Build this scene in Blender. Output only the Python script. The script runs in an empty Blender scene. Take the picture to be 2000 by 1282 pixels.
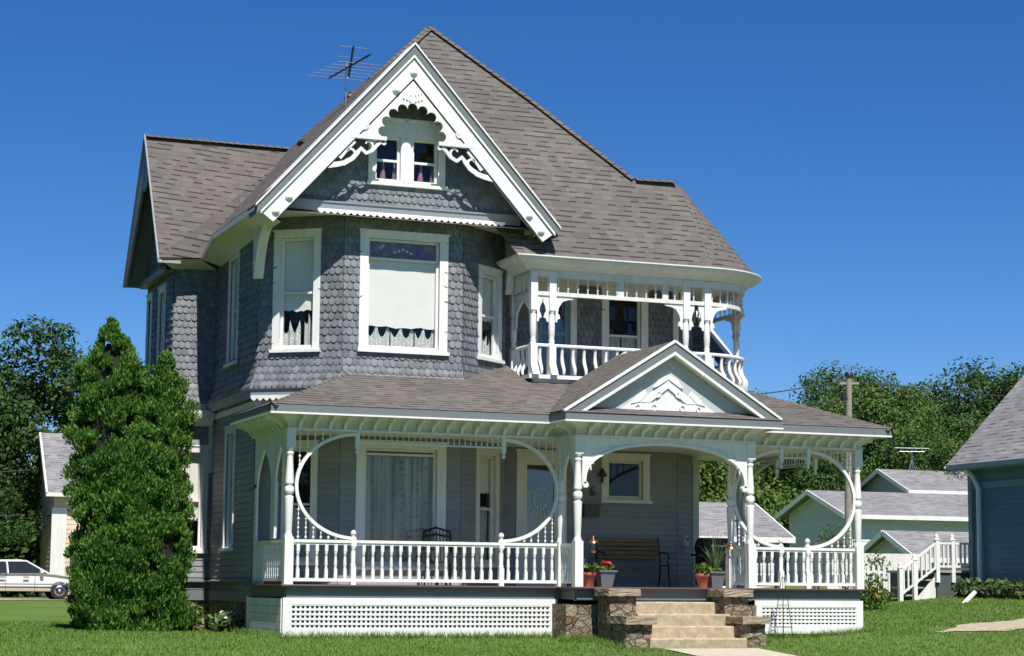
import bpy, math, random
import numpy as np
from mathutils import Vector, Matrix
random.seed(7); rng = np.random.default_rng(11)
S = bpy.context.scene
COL = S.collection

# ------------------------------------------------------------------ helpers
class MB:
    def __init__(s): s.v=[]; s.f=[]; s.sm=[]; s.uv=[]
    def add(s, vs, fs, smooth=False, uvs=None):
        b=len(s.v); s.v += [tuple(map(float,p)) for p in vs]
        for f in fs:
            s.f.append(tuple(i+b for i in f)); s.sm.append(smooth)
            s.uv.append([uvs[i] for i in f] if uvs else None)
    def poly(s, pts, uvs=None): s.add(pts,[tuple(range(len(pts)))],uvs=uvs)
    def box(s,x0,x1,y0,y1,z0,z1):
        s.add([(x0,y0,z0),(x1,y0,z0),(x1,y1,z0),(x0,y1,z0),(x0,y0,z1),(x1,y0,z1),(x1,y1,z1),(x0,y1,z1)],
              [(0,3,2,1),(4,5,6,7),(0,1,5,4),(1,2,6,5),(2,3,7,6),(3,0,4,7)])
    def hull8(s,p): s.add(p,[(0,3,2,1),(4,5,6,7),(0,1,5,4),(1,2,6,5),(2,3,7,6),(3,0,4,7)])
    def bar(s,a,b,w,h,up=(0,0,1)):
        a=Vector(a); b=Vector(b); d=(b-a).normalized(); u=Vector(up)
        x=d.cross(u)
        if x.length<1e-6: x=d.cross(Vector((1,0,0)))
        x.normalize(); y=x.cross(d).normalized()
        x*=w/2; y*=h/2
        s.hull8([a-x-y,a+x-y,b+x-y,b-x-y,a-x+y,a+x+y,b+x+y,b-x+y])
    def tube(s,pts,r,n=8,caps=True,smooth=True):
        P=[Vector(p) for p in pts]; rs=r if isinstance(r,(list,tuple)) else [r]*len(P)
        vs=[]; prev=None
        for i,p in enumerate(P):
            d=(P[min(i+1,len(P)-1)]-P[max(i-1,0)]).normalized()
            ref=prev if prev is not None else (Vector((0,0,1)) if abs(d.z)<.9 else Vector((1,0,0)))
            x=(ref-d*ref.dot(d)); x.normalize(); y=d.cross(x); prev=x
            for k in range(n):
                t=2*math.pi*k/n; vs.append(p+x*math.cos(t)*rs[i]+y*math.sin(t)*rs[i])
        fs=[(i*n+k,i*n+(k+1)%n,(i+1)*n+(k+1)%n,(i+1)*n+k) for i in range(len(P)-1) for k in range(n)]
        s.add(vs,fs,smooth)
        if caps: s.add(vs[:n],[tuple(reversed(range(n)))]); s.add(vs[-n:],[tuple(range(n))])
    def lathe(s,c,prof,n=12,ax=(0,0,1),smooth=True):
        c=Vector(c); z=Vector(ax).normalized(); x=z.orthogonal().normalized(); y=z.cross(x)
        vs=[c+z*h+(x*math.cos(2*math.pi*k/n)+y*math.sin(2*math.pi*k/n))*r for r,h in prof for k in range(n)]
        m=len(prof)
        fs=[(i*n+k,i*n+(k+1)%n,(i+1)*n+(k+1)%n,(i+1)*n+k) for i in range(m-1) for k in range(n)]
        s.add(vs,fs,smooth)
        s.add(vs[:n],[tuple(reversed(range(n)))]); s.add(vs[-n:],[tuple(range(n))])
    def prism(s,pts,f,t0,t1):
        n=len(pts); vs=[f(u,v,t0) for u,v in pts]+[f(u,v,t1) for u,v in pts]
        s.add(vs,[tuple(range(n)),tuple(reversed(range(n,2*n)))]+[(i,i+n,(i+1)%n+n,(i+1)%n) for i in range(n)])
    def strip(s,top,bot,f,t0,t1):
        for i in range(len(top)-1):
            a,b,c,d=top[i],top[i+1],bot[i+1],bot[i]
            s.hull8([f(*d,t0),f(*c,t0),f(*c,t1),f(*d,t1),f(*a,t0),f(*b,t0),f(*b,t1),f(*a,t1)])
    def ball(s,c,r,n=10,sz=1.0):
        s.lathe((c[0],c[1],c[2]),[(max(r*math.sin(math.pi*i/6),.001),-r*sz*math.cos(math.pi*i/6)) for i in range(7)],n)
    def mesh(s,name):
        me=bpy.data.meshes.new(name); me.from_pydata(s.v,[],s.f)
        if any(s.sm): me.polygons.foreach_set('use_smooth',s.sm)
        if any(u is not None for u in s.uv):
            L=me.uv_layers.new(name='UVMap'); k=0
            for u in s.uv:
                for q in u: L.data[k].uv=q; k+=1
        me.update(); return me
    def build(s,name,mat,parent=None,local=False):
        o=bpy.data.objects.new(name,s.mesh(name)); o.data.materials.append(mat); COL.objects.link(o)
        attach(o,parent,local); return o
def attach(o,parent,local=False):
    if parent is not None:
        o.parent=parent
        if not local and parent.type=='EMPTY': o.matrix_parent_inverse=Matrix.Translation(-Vector(parent.location))
def tag(o,label=None,cat=None,group=None,kind=None):
    if label: o['label']=label
    if cat: o['category']=cat
    if group: o['group']=group
    if kind: o['kind']=kind
    return o
def empty(name,loc,label,cat,group=None,rz=0):
    o=bpy.data.objects.new(name,None); COL.objects.link(o); o.location=loc; o.rotation_euler=(0,0,rz)
    o.empty_display_size=.2
    return tag(o,label,cat,group)
def place(me,name,mat,parent,loc,rz=0):            # another object on shared mesh data
    o=bpy.data.objects.new(name,me)
    if not me.materials: me.materials.append(mat)
    COL.objects.link(o); attach(o,parent); o.location=loc; o.rotation_euler=(0,0,rz); return o
def copy_tree(o,parent=None):
    c=o.copy(); COL.objects.link(c); c.parent=parent
    for ch in list(o.children): copy_tree(ch,c)
    return c

# ------------------------------------------------------------------ materials
def newmat(name):
    m=bpy.data.materials.new(name); m.use_nodes=True; nt=m.node_tree; nt.nodes.clear()
    return m,nt
def N(nt,t,**k):
    n=nt.nodes.new(t)
    for a,b in k.items():
        if a in('inp',):
            for i,v in b.items(): n.inputs[i].default_value=v
        else: setattr(n,a,b)
    return n
def L(nt,a,b): nt.links.new(a,b)
def ramp(nt,fac,stops,interp='LINEAR'):
    r=N(nt,'ShaderNodeValToRGB'); e=r.color_ramp.elements; r.color_ramp.interpolation=interp
    while len(e)<len(stops): e.new(.5)
    for k,(p,c) in enumerate(stops): e[k].position=p; e[k].color=(*c,1)
    L(nt,fac,r.inputs[0]); return r
def out(nt,sh):
    o=N(nt,'ShaderNodeOutputMaterial'); L(nt,sh,o.inputs[0])
def paint(name,col,rough=.55,var=.12,scale=6,bump=.0,island=0.0,streak=False,dirt=None):
    m,nt=newmat(name); b=N(nt,'ShaderNodeBsdfPrincipled'); b.inputs['Roughness'].default_value=rough
    tc=N(nt,'ShaderNodeTexCoord'); mp=N(nt,'ShaderNodeMapping')
    L(nt,tc.outputs['Object'],mp.inputs[0])
    if streak: mp.inputs['Scale'].default_value=(1,1,.18)
    nz=N(nt,'ShaderNodeTexNoise',inp={'Scale':scale,'Detail':6,'Roughness':.65}); L(nt,mp.outputs[0],nz.inputs['Vector'])
    lo=tuple(c*(1-var) for c in col); hi=tuple(min(c*(1+var),.95) for c in col)
    st=[(.3,lo),(.7,hi)]
    if dirt: st=[(.22,dirt),(.36,lo),(.7,hi)]
    r=ramp(nt,nz.outputs[0],st); c=r.outputs[0]
    if island:
        g=N(nt,'ShaderNodeNewGeometry'); mr=N(nt,'ShaderNodeMapRange',inp={3:1-island,4:1+island}); L(nt,g.outputs['Random Per Island'],mr.inputs[0])
        mx=N(nt,'ShaderNodeMix',data_type='RGBA',blend_type='MULTIPLY'); mx.inputs[0].default_value=1
        L(nt,c,mx.inputs[6]); L(nt,mr.outputs[0],mx.inputs[7]); c=mx.outputs[2]
    L(nt,c,b.inputs['Base Color'])
    if bump:
        n2=N(nt,'ShaderNodeTexNoise',inp={'Scale':scale*6,'Detail':5}); L(nt,tc.outputs['Object'],n2.inputs['Vector'])
        bp=N(nt,'ShaderNodeBump',inp={'Strength':bump,'Distance':.02}); L(nt,n2.outputs[0],bp.inputs['Height']); L(nt,bp.outputs[0],b.inputs['Normal'])
    out(nt,b.outputs[0]); return m
def roofmat(name,tones,course=.145,tab=.30,dash=.42):
    m,nt=newmat(name); b=N(nt,'ShaderNodeBsdfPrincipled'); b.inputs['Roughness'].default_value=.9
    b.inputs['Specular IOR Level'].default_value=.2
    uv=N(nt,'ShaderNodeUVMap'); sp=N(nt,'ShaderNodeSeparateXYZ'); L(nt,uv.outputs[0],sp.inputs[0])
    def M(op,a,b_=None,**k):
        n=N(nt,'ShaderNodeMath',operation=op)
        for i,x in enumerate((a,b_)):
            if x is None: continue
            if isinstance(x,(int,float)): n.inputs[i].default_value=x
            else: L(nt,x,n.inputs[i])
        return n.outputs[0]
    wob=N(nt,'ShaderNodeTexNoise',inp={'Scale':1.3,'Detail':2}); L(nt,uv.outputs[0],wob.inputs['Vector'])
    v=M('ADD',M('DIVIDE',sp.outputs[1],course),M('MULTIPLY',wob.outputs[0],.25)); row=M('FLOOR',v); fv=M('FRACT',v)
    def cell(w,seed):
        wn=N(nt,'ShaderNodeTexWhiteNoise',noise_dimensions='1D'); L(nt,M('ADD',row,seed),wn.inputs['W'])
        u=M('ADD',M('DIVIDE',sp.outputs[0],w),M('MULTIPLY',wn.outputs[0],9.0)); cu=M('FLOOR',u)
        cb=N(nt,'ShaderNodeCombineXYZ'); L(nt,cu,cb.inputs[0]); L(nt,row,cb.inputs[1]); cb.inputs[2].default_value=seed
        w2=N(nt,'ShaderNodeTexWhiteNoise',noise_dimensions='3D'); L(nt,cb.outputs[0],w2.inputs['Vector'])
        return w2.outputs[0],M('FRACT',u)
    r1,f1=cell(tab,3.3); r2,f2=cell(tab*.85,8.1)
    rp=ramp(nt,r1,[(i/(len(tones)-1),t) for i,t in enumerate(tones)])
    d=M('MULTIPLY',M('LESS_THAN',fv,.24),M('GREATER_THAN',r2,1-dash))
    d2=M('MULTIPLY',M('LESS_THAN',fv,.08),.5); d=M('MAXIMUM',d,d2)
    nz=N(nt,'ShaderNodeTexNoise',inp={'Scale':45,'Detail':4}); L(nt,uv.outputs[0],nz.inputs['Vector'])
    big=N(nt,'ShaderNodeTexNoise',inp={'Scale':.55,'Detail':3}); L(nt,uv.outputs[0],big.inputs['Vector'])
    k=M('MULTIPLY',M('ADD',M('MULTIPLY',nz.outputs[0],.5),.75),M('ADD',M('MULTIPLY',big.outputs[0],.5),.75))
    k=M('MULTIPLY',k,M('SUBTRACT',1.0,M('MULTIPLY',d,.70)))
    mx=N(nt,'ShaderNodeMix',data_type='RGBA',blend_type='MULTIPLY'); mx.inputs[0].default_value=1
    L(nt,rp.outputs[0],mx.inputs[6]); L(nt,k,mx.inputs[7]); L(nt,mx.outputs[2],b.inputs['Base Color'])
    h=M('ADD',M('MULTIPLY',M('SUBTRACT',1.0,fv),.6),M('ADD',M('MULTIPLY',r2,.5),M('MULTIPLY',nz.outputs[0],.3)))
    bp=N(nt,'ShaderNodeBump',inp={'Strength':.55,'Distance':.02}); L(nt,h,bp.inputs['Height']); L(nt,bp.outputs[0],b.inputs['Normal'])
    out(nt,b.outputs[0]); return m
def stonemat(name,tones,scale=4.2,mortar=(.12,.10,.075)):
    m,nt=newmat(name); b=N(nt,'ShaderNodeBsdfPrincipled'); b.inputs['Roughness'].default_value=.95
    tc=N(nt,'ShaderNodeTexCoord'); nz=N(nt,'ShaderNodeTexNoise',inp={'Scale':3,'Detail':4}); L(nt,tc.outputs['Object'],nz.inputs['Vector'])
    mp=N(nt,'ShaderNodeMapping'); mp.inputs['Scale'].default_value=(1,1,1.7); L(nt,tc.outputs['Object'],mp.inputs[0])
    ad=N(nt,'ShaderNodeMix',data_type='VECTOR'); ad.inputs[0].default_value=.12; L(nt,mp.outputs[0],ad.inputs[4]); L(nt,nz.outputs['Color'],ad.inputs[5])
    v1=N(nt,'ShaderNodeTexVoronoi',inp={'Scale':scale}); L(nt,ad.outputs[1],v1.inputs['Vector'])
    v2=N(nt,'ShaderNodeTexVoronoi',feature='DISTANCE_TO_EDGE',inp={'Scale':scale}); L(nt,ad.outputs[1],v2.inputs['Vector'])
    sp=N(nt,'ShaderNodeSeparateColor'); L(nt,v1.outputs['Color'],sp.inputs[0])
    r=ramp(nt,sp.outputs[0],[(i/(len(tones)-1),t) for i,t in enumerate(tones)])
    n3=N(nt,'ShaderNodeTexNoise',inp={'Scale':22,'Detail':6}); L(nt,tc.outputs['Object'],n3.inputs['Vector'])
    mr=N(nt,'ShaderNodeMapRange',inp={3:.55,4:1.35}); L(nt,n3.outputs[0],mr.inputs[0])
    mx=N(nt,'ShaderNodeMix',data_type='RGBA',blend_type='MULTIPLY'); mx.inputs[0].default_value=1; L(nt,r.outputs[0],mx.inputs[6]); L(nt,mr.outputs[0],mx.inputs[7])
    e=N(nt,'ShaderNodeMapRange',inp={1:.01,2:.06}); L(nt,v2.outputs[0],e.inputs[0])
    m2=N(nt,'ShaderNodeMix',data_type='RGBA'); m2.inputs[6].default_value=(*mortar,1); L(nt,e.outputs[0],m2.inputs[0]); L(nt,mx.outputs[2],m2.inputs[7])
    L(nt,m2.outputs[2],b.inputs['Base Color'])
    ah=N(nt,'ShaderNodeMath',operation='ADD'); L(nt,e.outputs[0],ah.inputs[0]); L(nt,n3.outputs[0],ah.inputs[1])
    bp=N(nt,'ShaderNodeBump',inp={'Strength':1.0,'Distance':.05}); L(nt,ah.outputs[0],bp.inputs['Height']); L(nt,bp.outputs[0],b.inputs['Normal'])
    out(nt,b.outputs[0]); return m
def leafmat(name,c0,c1,trans=.28,rough=.6):
    m,nt=newmat(name); g=N(nt,'ShaderNodeNewGeometry'); tc=N(nt,'ShaderNodeTexCoord')
    nz=N(nt,'ShaderNodeTexNoise',inp={'Scale':.9,'Detail':3}); L(nt,tc.outputs['Object'],nz.inputs['Vector'])
    a=N(nt,'ShaderNodeMath',operation='MULTIPLY_ADD'); L(nt,nz.outputs[0],a.inputs[0]); a.inputs[1].default_value=.9; a.inputs[2].default_value=-.2
    a2=N(nt,'ShaderNodeMath',operation='MULTIPLY_ADD'); L(nt,g.outputs['Random Per Island'],a2.inputs[0]); a2.inputs[1].default_value=.6; L(nt,a.outputs[0],a2.inputs[2])
    r=ramp(nt,a2.outputs[0],[(.1,c0),(.9,c1)])
    d=N(nt,'ShaderNodeBsdfPrincipled'); d.inputs['Roughness'].default_value=rough; d.inputs['Specular IOR Level'].default_value=.3; L(nt,r.outputs[0],d.inputs['Base Color'])
    t=N(nt,'ShaderNodeBsdfTranslucent'); L(nt,r.outputs[0],t.inputs[0])
    mx=N(nt,'ShaderNodeMixShader'); mx.inputs[0].default_value=trans; L(nt,d.outputs[0],mx.inputs[1]); L(nt,t.outputs[0],mx.inputs[2])
    out(nt,mx.outputs[0]); return m
def glassmat(name,tint=(.9,.95,.97),lo=.1):
    m,nt=newmat(name); t=N(nt,'ShaderNodeBsdfTransparent'); t.inputs[0].default_value=(*tint,1)
    g=N(nt,'ShaderNodeBsdfGlossy'); g.inputs['Roughness'].default_value=.03
    tc=N(nt,'ShaderNodeTexCoord'); nz=N(nt,'ShaderNodeTexNoise',inp={'Scale':2.2,'Detail':1}); L(nt,tc.outputs['Object'],nz.inputs['Vector'])
    bp=N(nt,'ShaderNodeBump',inp={'Strength':.06,'Distance':.05}); L(nt,nz.outputs[0],bp.inputs['Height']); L(nt,bp.outputs[0],g.inputs['Normal'])
    f=N(nt,'ShaderNodeLayerWeight'); f.inputs[0].default_value=.5
    pw=N(nt,'ShaderNodeMath',operation='POWER'); L(nt,f.outputs['Facing'],pw.inputs[0]); pw.inputs[1].default_value=4.0
    mr=N(nt,'ShaderNodeMapRange',inp={3:lo,4:1}); L(nt,pw.outputs[0],mr.inputs[0])
    mx=N(nt,'ShaderNodeMixShader'); L(nt,mr.outputs[0],mx.inputs[0]); L(nt,t.outputs[0],mx.inputs[1]); L(nt,g.outputs[0],mx.inputs[2])
    out(nt,mx.outputs[0]); return m
def lacemat(name,col,hole=.35,scale=38):
    m,nt=newmat(name); d=N(nt,'ShaderNodeBsdfDiffuse'); d.inputs[0].default_value=(*col,1)
    t=N(nt,'ShaderNodeBsdfTransparent'); tc=N(nt,'ShaderNodeTexCoord')
    v=N(nt,'ShaderNodeTexVoronoi',inp={'Scale':scale}); L(nt,tc.outputs['Object'],v.inputs['Vector'])
    n2=N(nt,'ShaderNodeTexNoise',inp={'Scale':9,'Detail':3}); L(nt,tc.outputs['Object'],n2.inputs['Vector'])
    a=N(nt,'ShaderNodeMath',operation='MULTIPLY'); L(nt,v.outputs[0],a.inputs[0]); L(nt,n2.outputs[0],a.inputs[1])
    mr=N(nt,'ShaderNodeMapRange',inp={1:.12,2:.3,3:0.02,4:hole*2}); L(nt,a.outputs[0],mr.inputs[0])
    mx=N(nt,'ShaderNodeMixShader'); L(nt,mr.outputs[0],mx.inputs[0]); L(nt,d.outputs[0],mx.inputs[1]); L(nt,t.outputs[0],mx.inputs[2])
    out(nt,mx.outputs[0]); return m
def metal(name,col,rough=.35):
    m,nt=newmat(name); b=N(nt,'ShaderNodeBsdfPrincipled'); b.inputs['Base Color'].default_value=(*col,1); b.inputs['Metallic'].default_value=1; b.inputs['Roughness'].default_value=rough
    out(nt,b.outputs[0]); return m

WHITE=paint('white_paint',(.76,.76,.735),.55,.07,7,.10,dirt=(.55,.53,.48),streak=True)
WHITE2=paint('trim_white_paint',(.72,.71,.68),.55,.09,6,.10,dirt=(.52,.50,.45),streak=True)
CREAM=paint('cream_trim_paint',(.70,.68,.60),.5,.05,5)
GREYP=paint('grey_trim_paint',(.155,.172,.18),.5,.06,5)
GREYB=paint('pale_grey_trim_paint',(.21,.24,.26),.5,.06,5)
SHING=paint('slate_blue_shingle_paint',(.158,.170,.184),.6,.12,3,.15,island=.22)
SIDING=paint('grey_clapboard_paint',(.24,.247,.257),.6,.08,3,.08,island=.06)
MAROON=paint('maroon_floor_paint',(.085,.04,.045),.5,.2,5)
DECKP=paint('weathered_floor_paint',(.33,.30,.27),.6,.2,6,.1)
ROOF=roofmat('brown_asphalt_shingle',[(.128,.114,.105),(.146,.130,.118),(.114,.103,.098),(.157,.139,.125),(.136,.122,.116),(.122,.114,.112)],.14,.20,.50)
ROOFG=roofmat('grey_asphalt_shingle',[(.23,.23,.24),(.28,.275,.275),(.20,.20,.21),(.25,.24,.24)],.14,.3,.25)
STONE=stonemat('rubble_stone',[(.26,.21,.14),(.33,.27,.18),(.18,.14,.10),(.30,.24,.17),(.20,.09,.06),(.36,.31,.22)],5.5)
FSTONE=stonemat('foundation_stone',[(.30,.21,.12),(.35,.27,.19),(.25,.17,.11),(.38,.30,.20)],3.2)
CONC=paint('worn_tan_concrete',(.44,.36,.245),.95,.24,7,.5,dirt=(.30,.23,.16))
WALK=paint('walkway_concrete',(.52,.46,.36),.9,.12,4,.2)
CAPST=paint('stone_cap',(.30,.24,.17),.95,.25,7,.3)
GLASS=glassmat('window_glass',(.93,.96,.97),.045)
GLASSD=glassmat('door_glass',(.75,.8,.85),.14)
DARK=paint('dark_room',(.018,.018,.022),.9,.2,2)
SHADE=paint('roller_shade_cloth',(.80,.76,.69),.8,.03,3)
LACE=lacemat('lace_curtain',(.72,.70,.65),.2,42)
def foldlace():
    m,nt=newmat('patterned_lace'); b=N(nt,'ShaderNodeBsdfDiffuse'); tc=N(nt,'ShaderNodeTexCoord'); mp=N(nt,'ShaderNodeMapping'); mp.inputs['Scale'].default_value=(1,1,.03); L(nt,tc.outputs['Object'],mp.inputs[0])
    n1=N(nt,'ShaderNodeTexNoise',inp={'Scale':13,'Detail':3}); L(nt,mp.outputs[0],n1.inputs['Vector'])
    m2=N(nt,'ShaderNodeMapping'); m2.inputs['Scale'].default_value=(1,1,.62); L(nt,tc.outputs['Object'],m2.inputs[0])
    v=N(nt,'ShaderNodeTexVoronoi',inp={'Scale':13,'Randomness':.35}); L(nt,m2.outputs[0],v.inputs['Vector'])
    lt=N(nt,'ShaderNodeMapRange',inp={1:.18,2:.34,3:.42,4:1}); L(nt,v.outputs[0],lt.inputs[0])
    r=ramp(nt,n1.outputs[0],[(.3,(.13,.13,.105)),(.5,(.30,.30,.25)),(.7,(.44,.43,.37))])
    mx=N(nt,'ShaderNodeMix',data_type='RGBA',blend_type='MULTIPLY'); mx.inputs[0].default_value=1; L(nt,r.outputs[0],mx.inputs[6]); L(nt,lt.outputs[0],mx.inputs[7]); L(nt,mx.outputs[2],b.inputs[0]); out(nt,b.outputs[0]); return m
LACE2=foldlace()
PINK=paint('pink_curtain',(.26,.13,.18),.8,.2,8)
IRON=paint('black_iron',(.02,.02,.024),.45,.2,8)
WOOD=paint('bench_wood',(.20,.125,.055),.6,.25,9,.1,streak=False)
DWOOD=paint('dark_wood',(.022,.014,.013),.5,.25,9)
COPPER=metal('copper',(.85,.36,.17),.25)
ALU=metal('aluminium',(.62,.63,.65),.35)
TERRA=paint('red_clay',(.34,.075,.045),.7,.15,8)
SLATEPOT=paint('grey_planter',(.12,.125,.135),.7,.15,8)
BRICK=paint('chimney_brick',(.30,.22,.14),.9,.3,18,.2)
PEACH=paint('peach_siding',(.60,.47,.36),.7,.06,3)
TEAL=paint('blue_teal_siding',(.10,.18,.245),.6,.07,3,island=.05)
TEALT=paint('teal_trim',(.16,.245,.31),.6,.06,4)
MINT=paint('pale_grey_siding',(.68,.67,.66),.7,.05,3,island=.04)
DGREEN=paint('dark_green_paint',(.07,.09,.09),.7,.1,3)
BARK=paint('bark',(.10,.075,.05),.95,.3,7,.5)
POLEW=paint('weathered_pole_wood',(.30,.265,.22),.95,.25,6,.3)
LEAF_A=leafmat('arborvitae_spray',(.018,.064,.011),(.145,.30,.046),.22)
LEAF_D=leafmat('dark_maple_leaf',(.014,.038,.008),(.065,.13,.022),.25)
LEAF_M=leafmat('hillside_leaf',(.026,.062,.013),(.125,.22,.045),.30)
LEAF_L=leafmat('light_leaf',(.04,.08,.014),(.15,.24,.04),.3)
LEAF_H=leafmat('hosta_leaf',(.03,.075,.02),(.16,.24,.09),.2)
CORE=paint('dark_core_fill',(.010,.018,.006),.95,.3,3)  # near-black fill, shade of the foliage gaps put into its colour

# ------------------------------------------------------------------ ground
def sst(t): t=np.clip(t,0,1); return t*t*(3-2*t)
def gz(x,y):
    x=np.asarray(x,float); y=np.asarray(y,float)
    front=np.where(y<0,np.maximum(.06*y,-.62),0)
    return -.9+front+.075*np.clip(x-10,0,11)+.27*sst((y-6)/26)+ .02*np.sin(x*.9+y*.4)*np.cos(y*.7)*sst((np.abs(y+3)+np.abs(x-5)-9)/6)
def grid(name,xs,ys,mat,dz=0,label=None):
    X,Y=np.meshgrid(xs,ys); Z=gz(X,Y)+dz
    v=np.stack([X,Y,Z],-1).reshape(-1,3); nx=len(xs); f=[]
    for j in range(len(ys)-1):
        for i in range(nx-1): a=j*nx+i; f.append((a,a+1,a+nx+1,a+nx))
    me=bpy.data.meshes.new(name); me.from_pydata(v.tolist(),[],f); me.polygons.foreach_set('use_smooth',[True]*len(f))
    o=bpy.data.objects.new(name,me); me.materials.append(mat); COL.objects.link(o); o['kind']='structure'; return o
def groundmat():
    m,nt=newmat('lawn_soil'); b=N(nt,'ShaderNodeBsdfPrincipled'); b.inputs['Roughness'].default_value=.95; b.inputs['Specular IOR Level'].default_value=.1
    tc=N(nt,'ShaderNodeTexCoord')
    n1=N(nt,'ShaderNodeTexNoise',inp={'Scale':.35,'Detail':6,'Roughness':.6}); L(nt,tc.outputs['Object'],n1.inputs['Vector'])
    n2=N(nt,'ShaderNodeTexNoise',inp={'Scale':26,'Detail':5,'Roughness':.7}); L(nt,tc.outputs['Object'],n2.inputs['Vector'])
    mp=N(nt,'ShaderNodeMapping'); mp.inputs['Scale'].default_value=(.5,2.2,1); L(nt,tc.outputs['Object'],mp.inputs[0])
    n3=N(nt,'ShaderNodeTexNoise',inp={'Scale':.9,'Detail':4}); L(nt,mp.outputs[0],n3.inputs['Vector'])
    r=ramp(nt,n1.outputs[0],[(.25,(.088,.165,.030)),(.55,(.122,.205,.044)),(.8,(.185,.23,.08))])
    r2=ramp(nt,n3.outputs[0],[(.56,(0,0,0)),(.72,(1,1,1))])
    mx=N(nt,'ShaderNodeMix',data_type='RGBA'); L(nt,r2.outputs[0],mx.inputs[0]); L(nt,r.outputs[0],mx.inputs[6]); mx.inputs[7].default_value=(.23,.205,.11,1)
    mr=N(nt,'ShaderNodeMapRange',inp={3:.5,4:1.5}); L(nt,n2.outputs[0],mr.inputs[0])
    m2=N(nt,'ShaderNodeMix',data_type='RGBA',blend_type='MULTIPLY'); m2.inputs[0].default_value=1; L(nt,mx.outputs[2],m2.inputs[6]); L(nt,mr.outputs[0],m2.inputs[7])
    L(nt,m2.outputs[2],b.inputs['Base Color'])
    bp=N(nt,'ShaderNodeBump',inp={'Strength':.7,'Distance':.06}); L(nt,n2.outputs[0],bp.inputs['Height']); L(nt,bp.outputs[0],b.inputs['Normal'])
    out(nt,b.outputs[0]); return m
GROUND=groundmat()
xs=np.concatenate([[-900,-400,-200,-100,-60],np.arange(-40,60.1,1.0),[80,120,200,400,900]])
ys=np.concatenate([[-400,-150,-80,-50],np.arange(-36,60.1,1.0),[80,110,160,260,500,1200]])
grid('lawn',xs,ys,GROUND)
grid('front_walk',np.linspace(5.95,7.75,5),np.arange(-30,-1.95,.6),WALK,.02)
def gravel():
    return paint('tan_gravel',(.42,.35,.25),.95,.25,9,.3)
GRAV=gravel()
def ribbonpath(name,xs,lo,hi,mat,dz):
    v=[];f=[]; K=6
    for x in xs:
        a=lo(x); b=hi(x)
        for k in range(K+1): y=a+(b-a)*k/K; v.append((x,y,float(gz(x,y))+dz))
    n=K+1
    for i in range(len(xs)-1):
        for k in range(K): f.append((i*n+k,(i+1)*n+k,(i+1)*n+k+1,i*n+k+1))
    me=bpy.data.meshes.new(name); me.from_pydata(v,[],f); me.materials.append(mat); o=bpy.data.objects.new(name,me); COL.objects.link(o); o['kind']='structure'
ribbonpath('gravel_path',np.arange(12.25,40,.15),lambda x:-1.15-.55*min((x-12.25)/1.2,1)+.10*math.sin(x*5.1)+.06*math.sin(x*11.7),lambda x:-1.05+.75*min((x-12.25)/1.0,1)+.09*math.sin(x*4.3)+.05*math.sin(x*13),GRAV,.018)
grid('driveway',np.arange(-40,4.01,1.0),np.linspace(39.0,46.5,6),GRAV,.02)

# ------------------------------------------------------------------ wall helpers
class Wall:
    def __init__(s,p0,p1):
        s.o=np.array(p0,float); d=np.array(p1,float)-s.o; s.L=float(np.hypot(*d)); s.u=d/s.L; s.n=np.array((s.u[1],-s.u[0])); s.op=[]; s.el=0; s.er=0
    def P(s,u,z,o=0.0):
        q=s.o+s.u*u+s.n*o; return (q[0],q[1],z)
    def box(s,mb,u0,u1,z0,z1,o0,o1):
        P=s.P; mb.hull8([P(u0,z0,o1),P(u1,z0,o1),P(u1,z0,o0),P(u0,z0,o0),P(u0,z1,o1),P(u1,z1,o1),P(u1,z1,o0),P(u0,z1,o0)])
def subtract(a,b,ops,z0,z1):
    seg=[(a,b)]; zc=(z0+z1)/2
    for (u0,u1,w0,w1) in ops:
        if w0<zc<w1:
            n=[]
            for (p,q) in seg:
                if u1<=p or u0>=q: n.append((p,q))
                else:
                    if u0>p: n.append((p,u0))
                    if u1<q: n.append((u1,q))
            seg=n
    return [(p,q) for p,q in seg if q-p>.005]
def clapboard(mb,w,z0,z1,h=.115,lim=None):
    z=z0
    while z<z1-1e-4:
        t=min(z+h,z1); a,b=(0,w.L) if lim is None else lim((z+t)/2)
        if b>a:
            for p,q in subtract(a,b,w.op,z,t):
                mb.add([w.P(p,z,.02),w.P(q,z,.02),w.P(q,t,.003),w.P(p,t,.003),w.P(p,z,0),w.P(q,z,0)],[(0,1,2,3),(4,5,1,0)])
        z=t
ZF=4.12
def flare(z,amt=.15): return amt*((ZF-z)/.6)**2 if z<ZF else 0.
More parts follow.
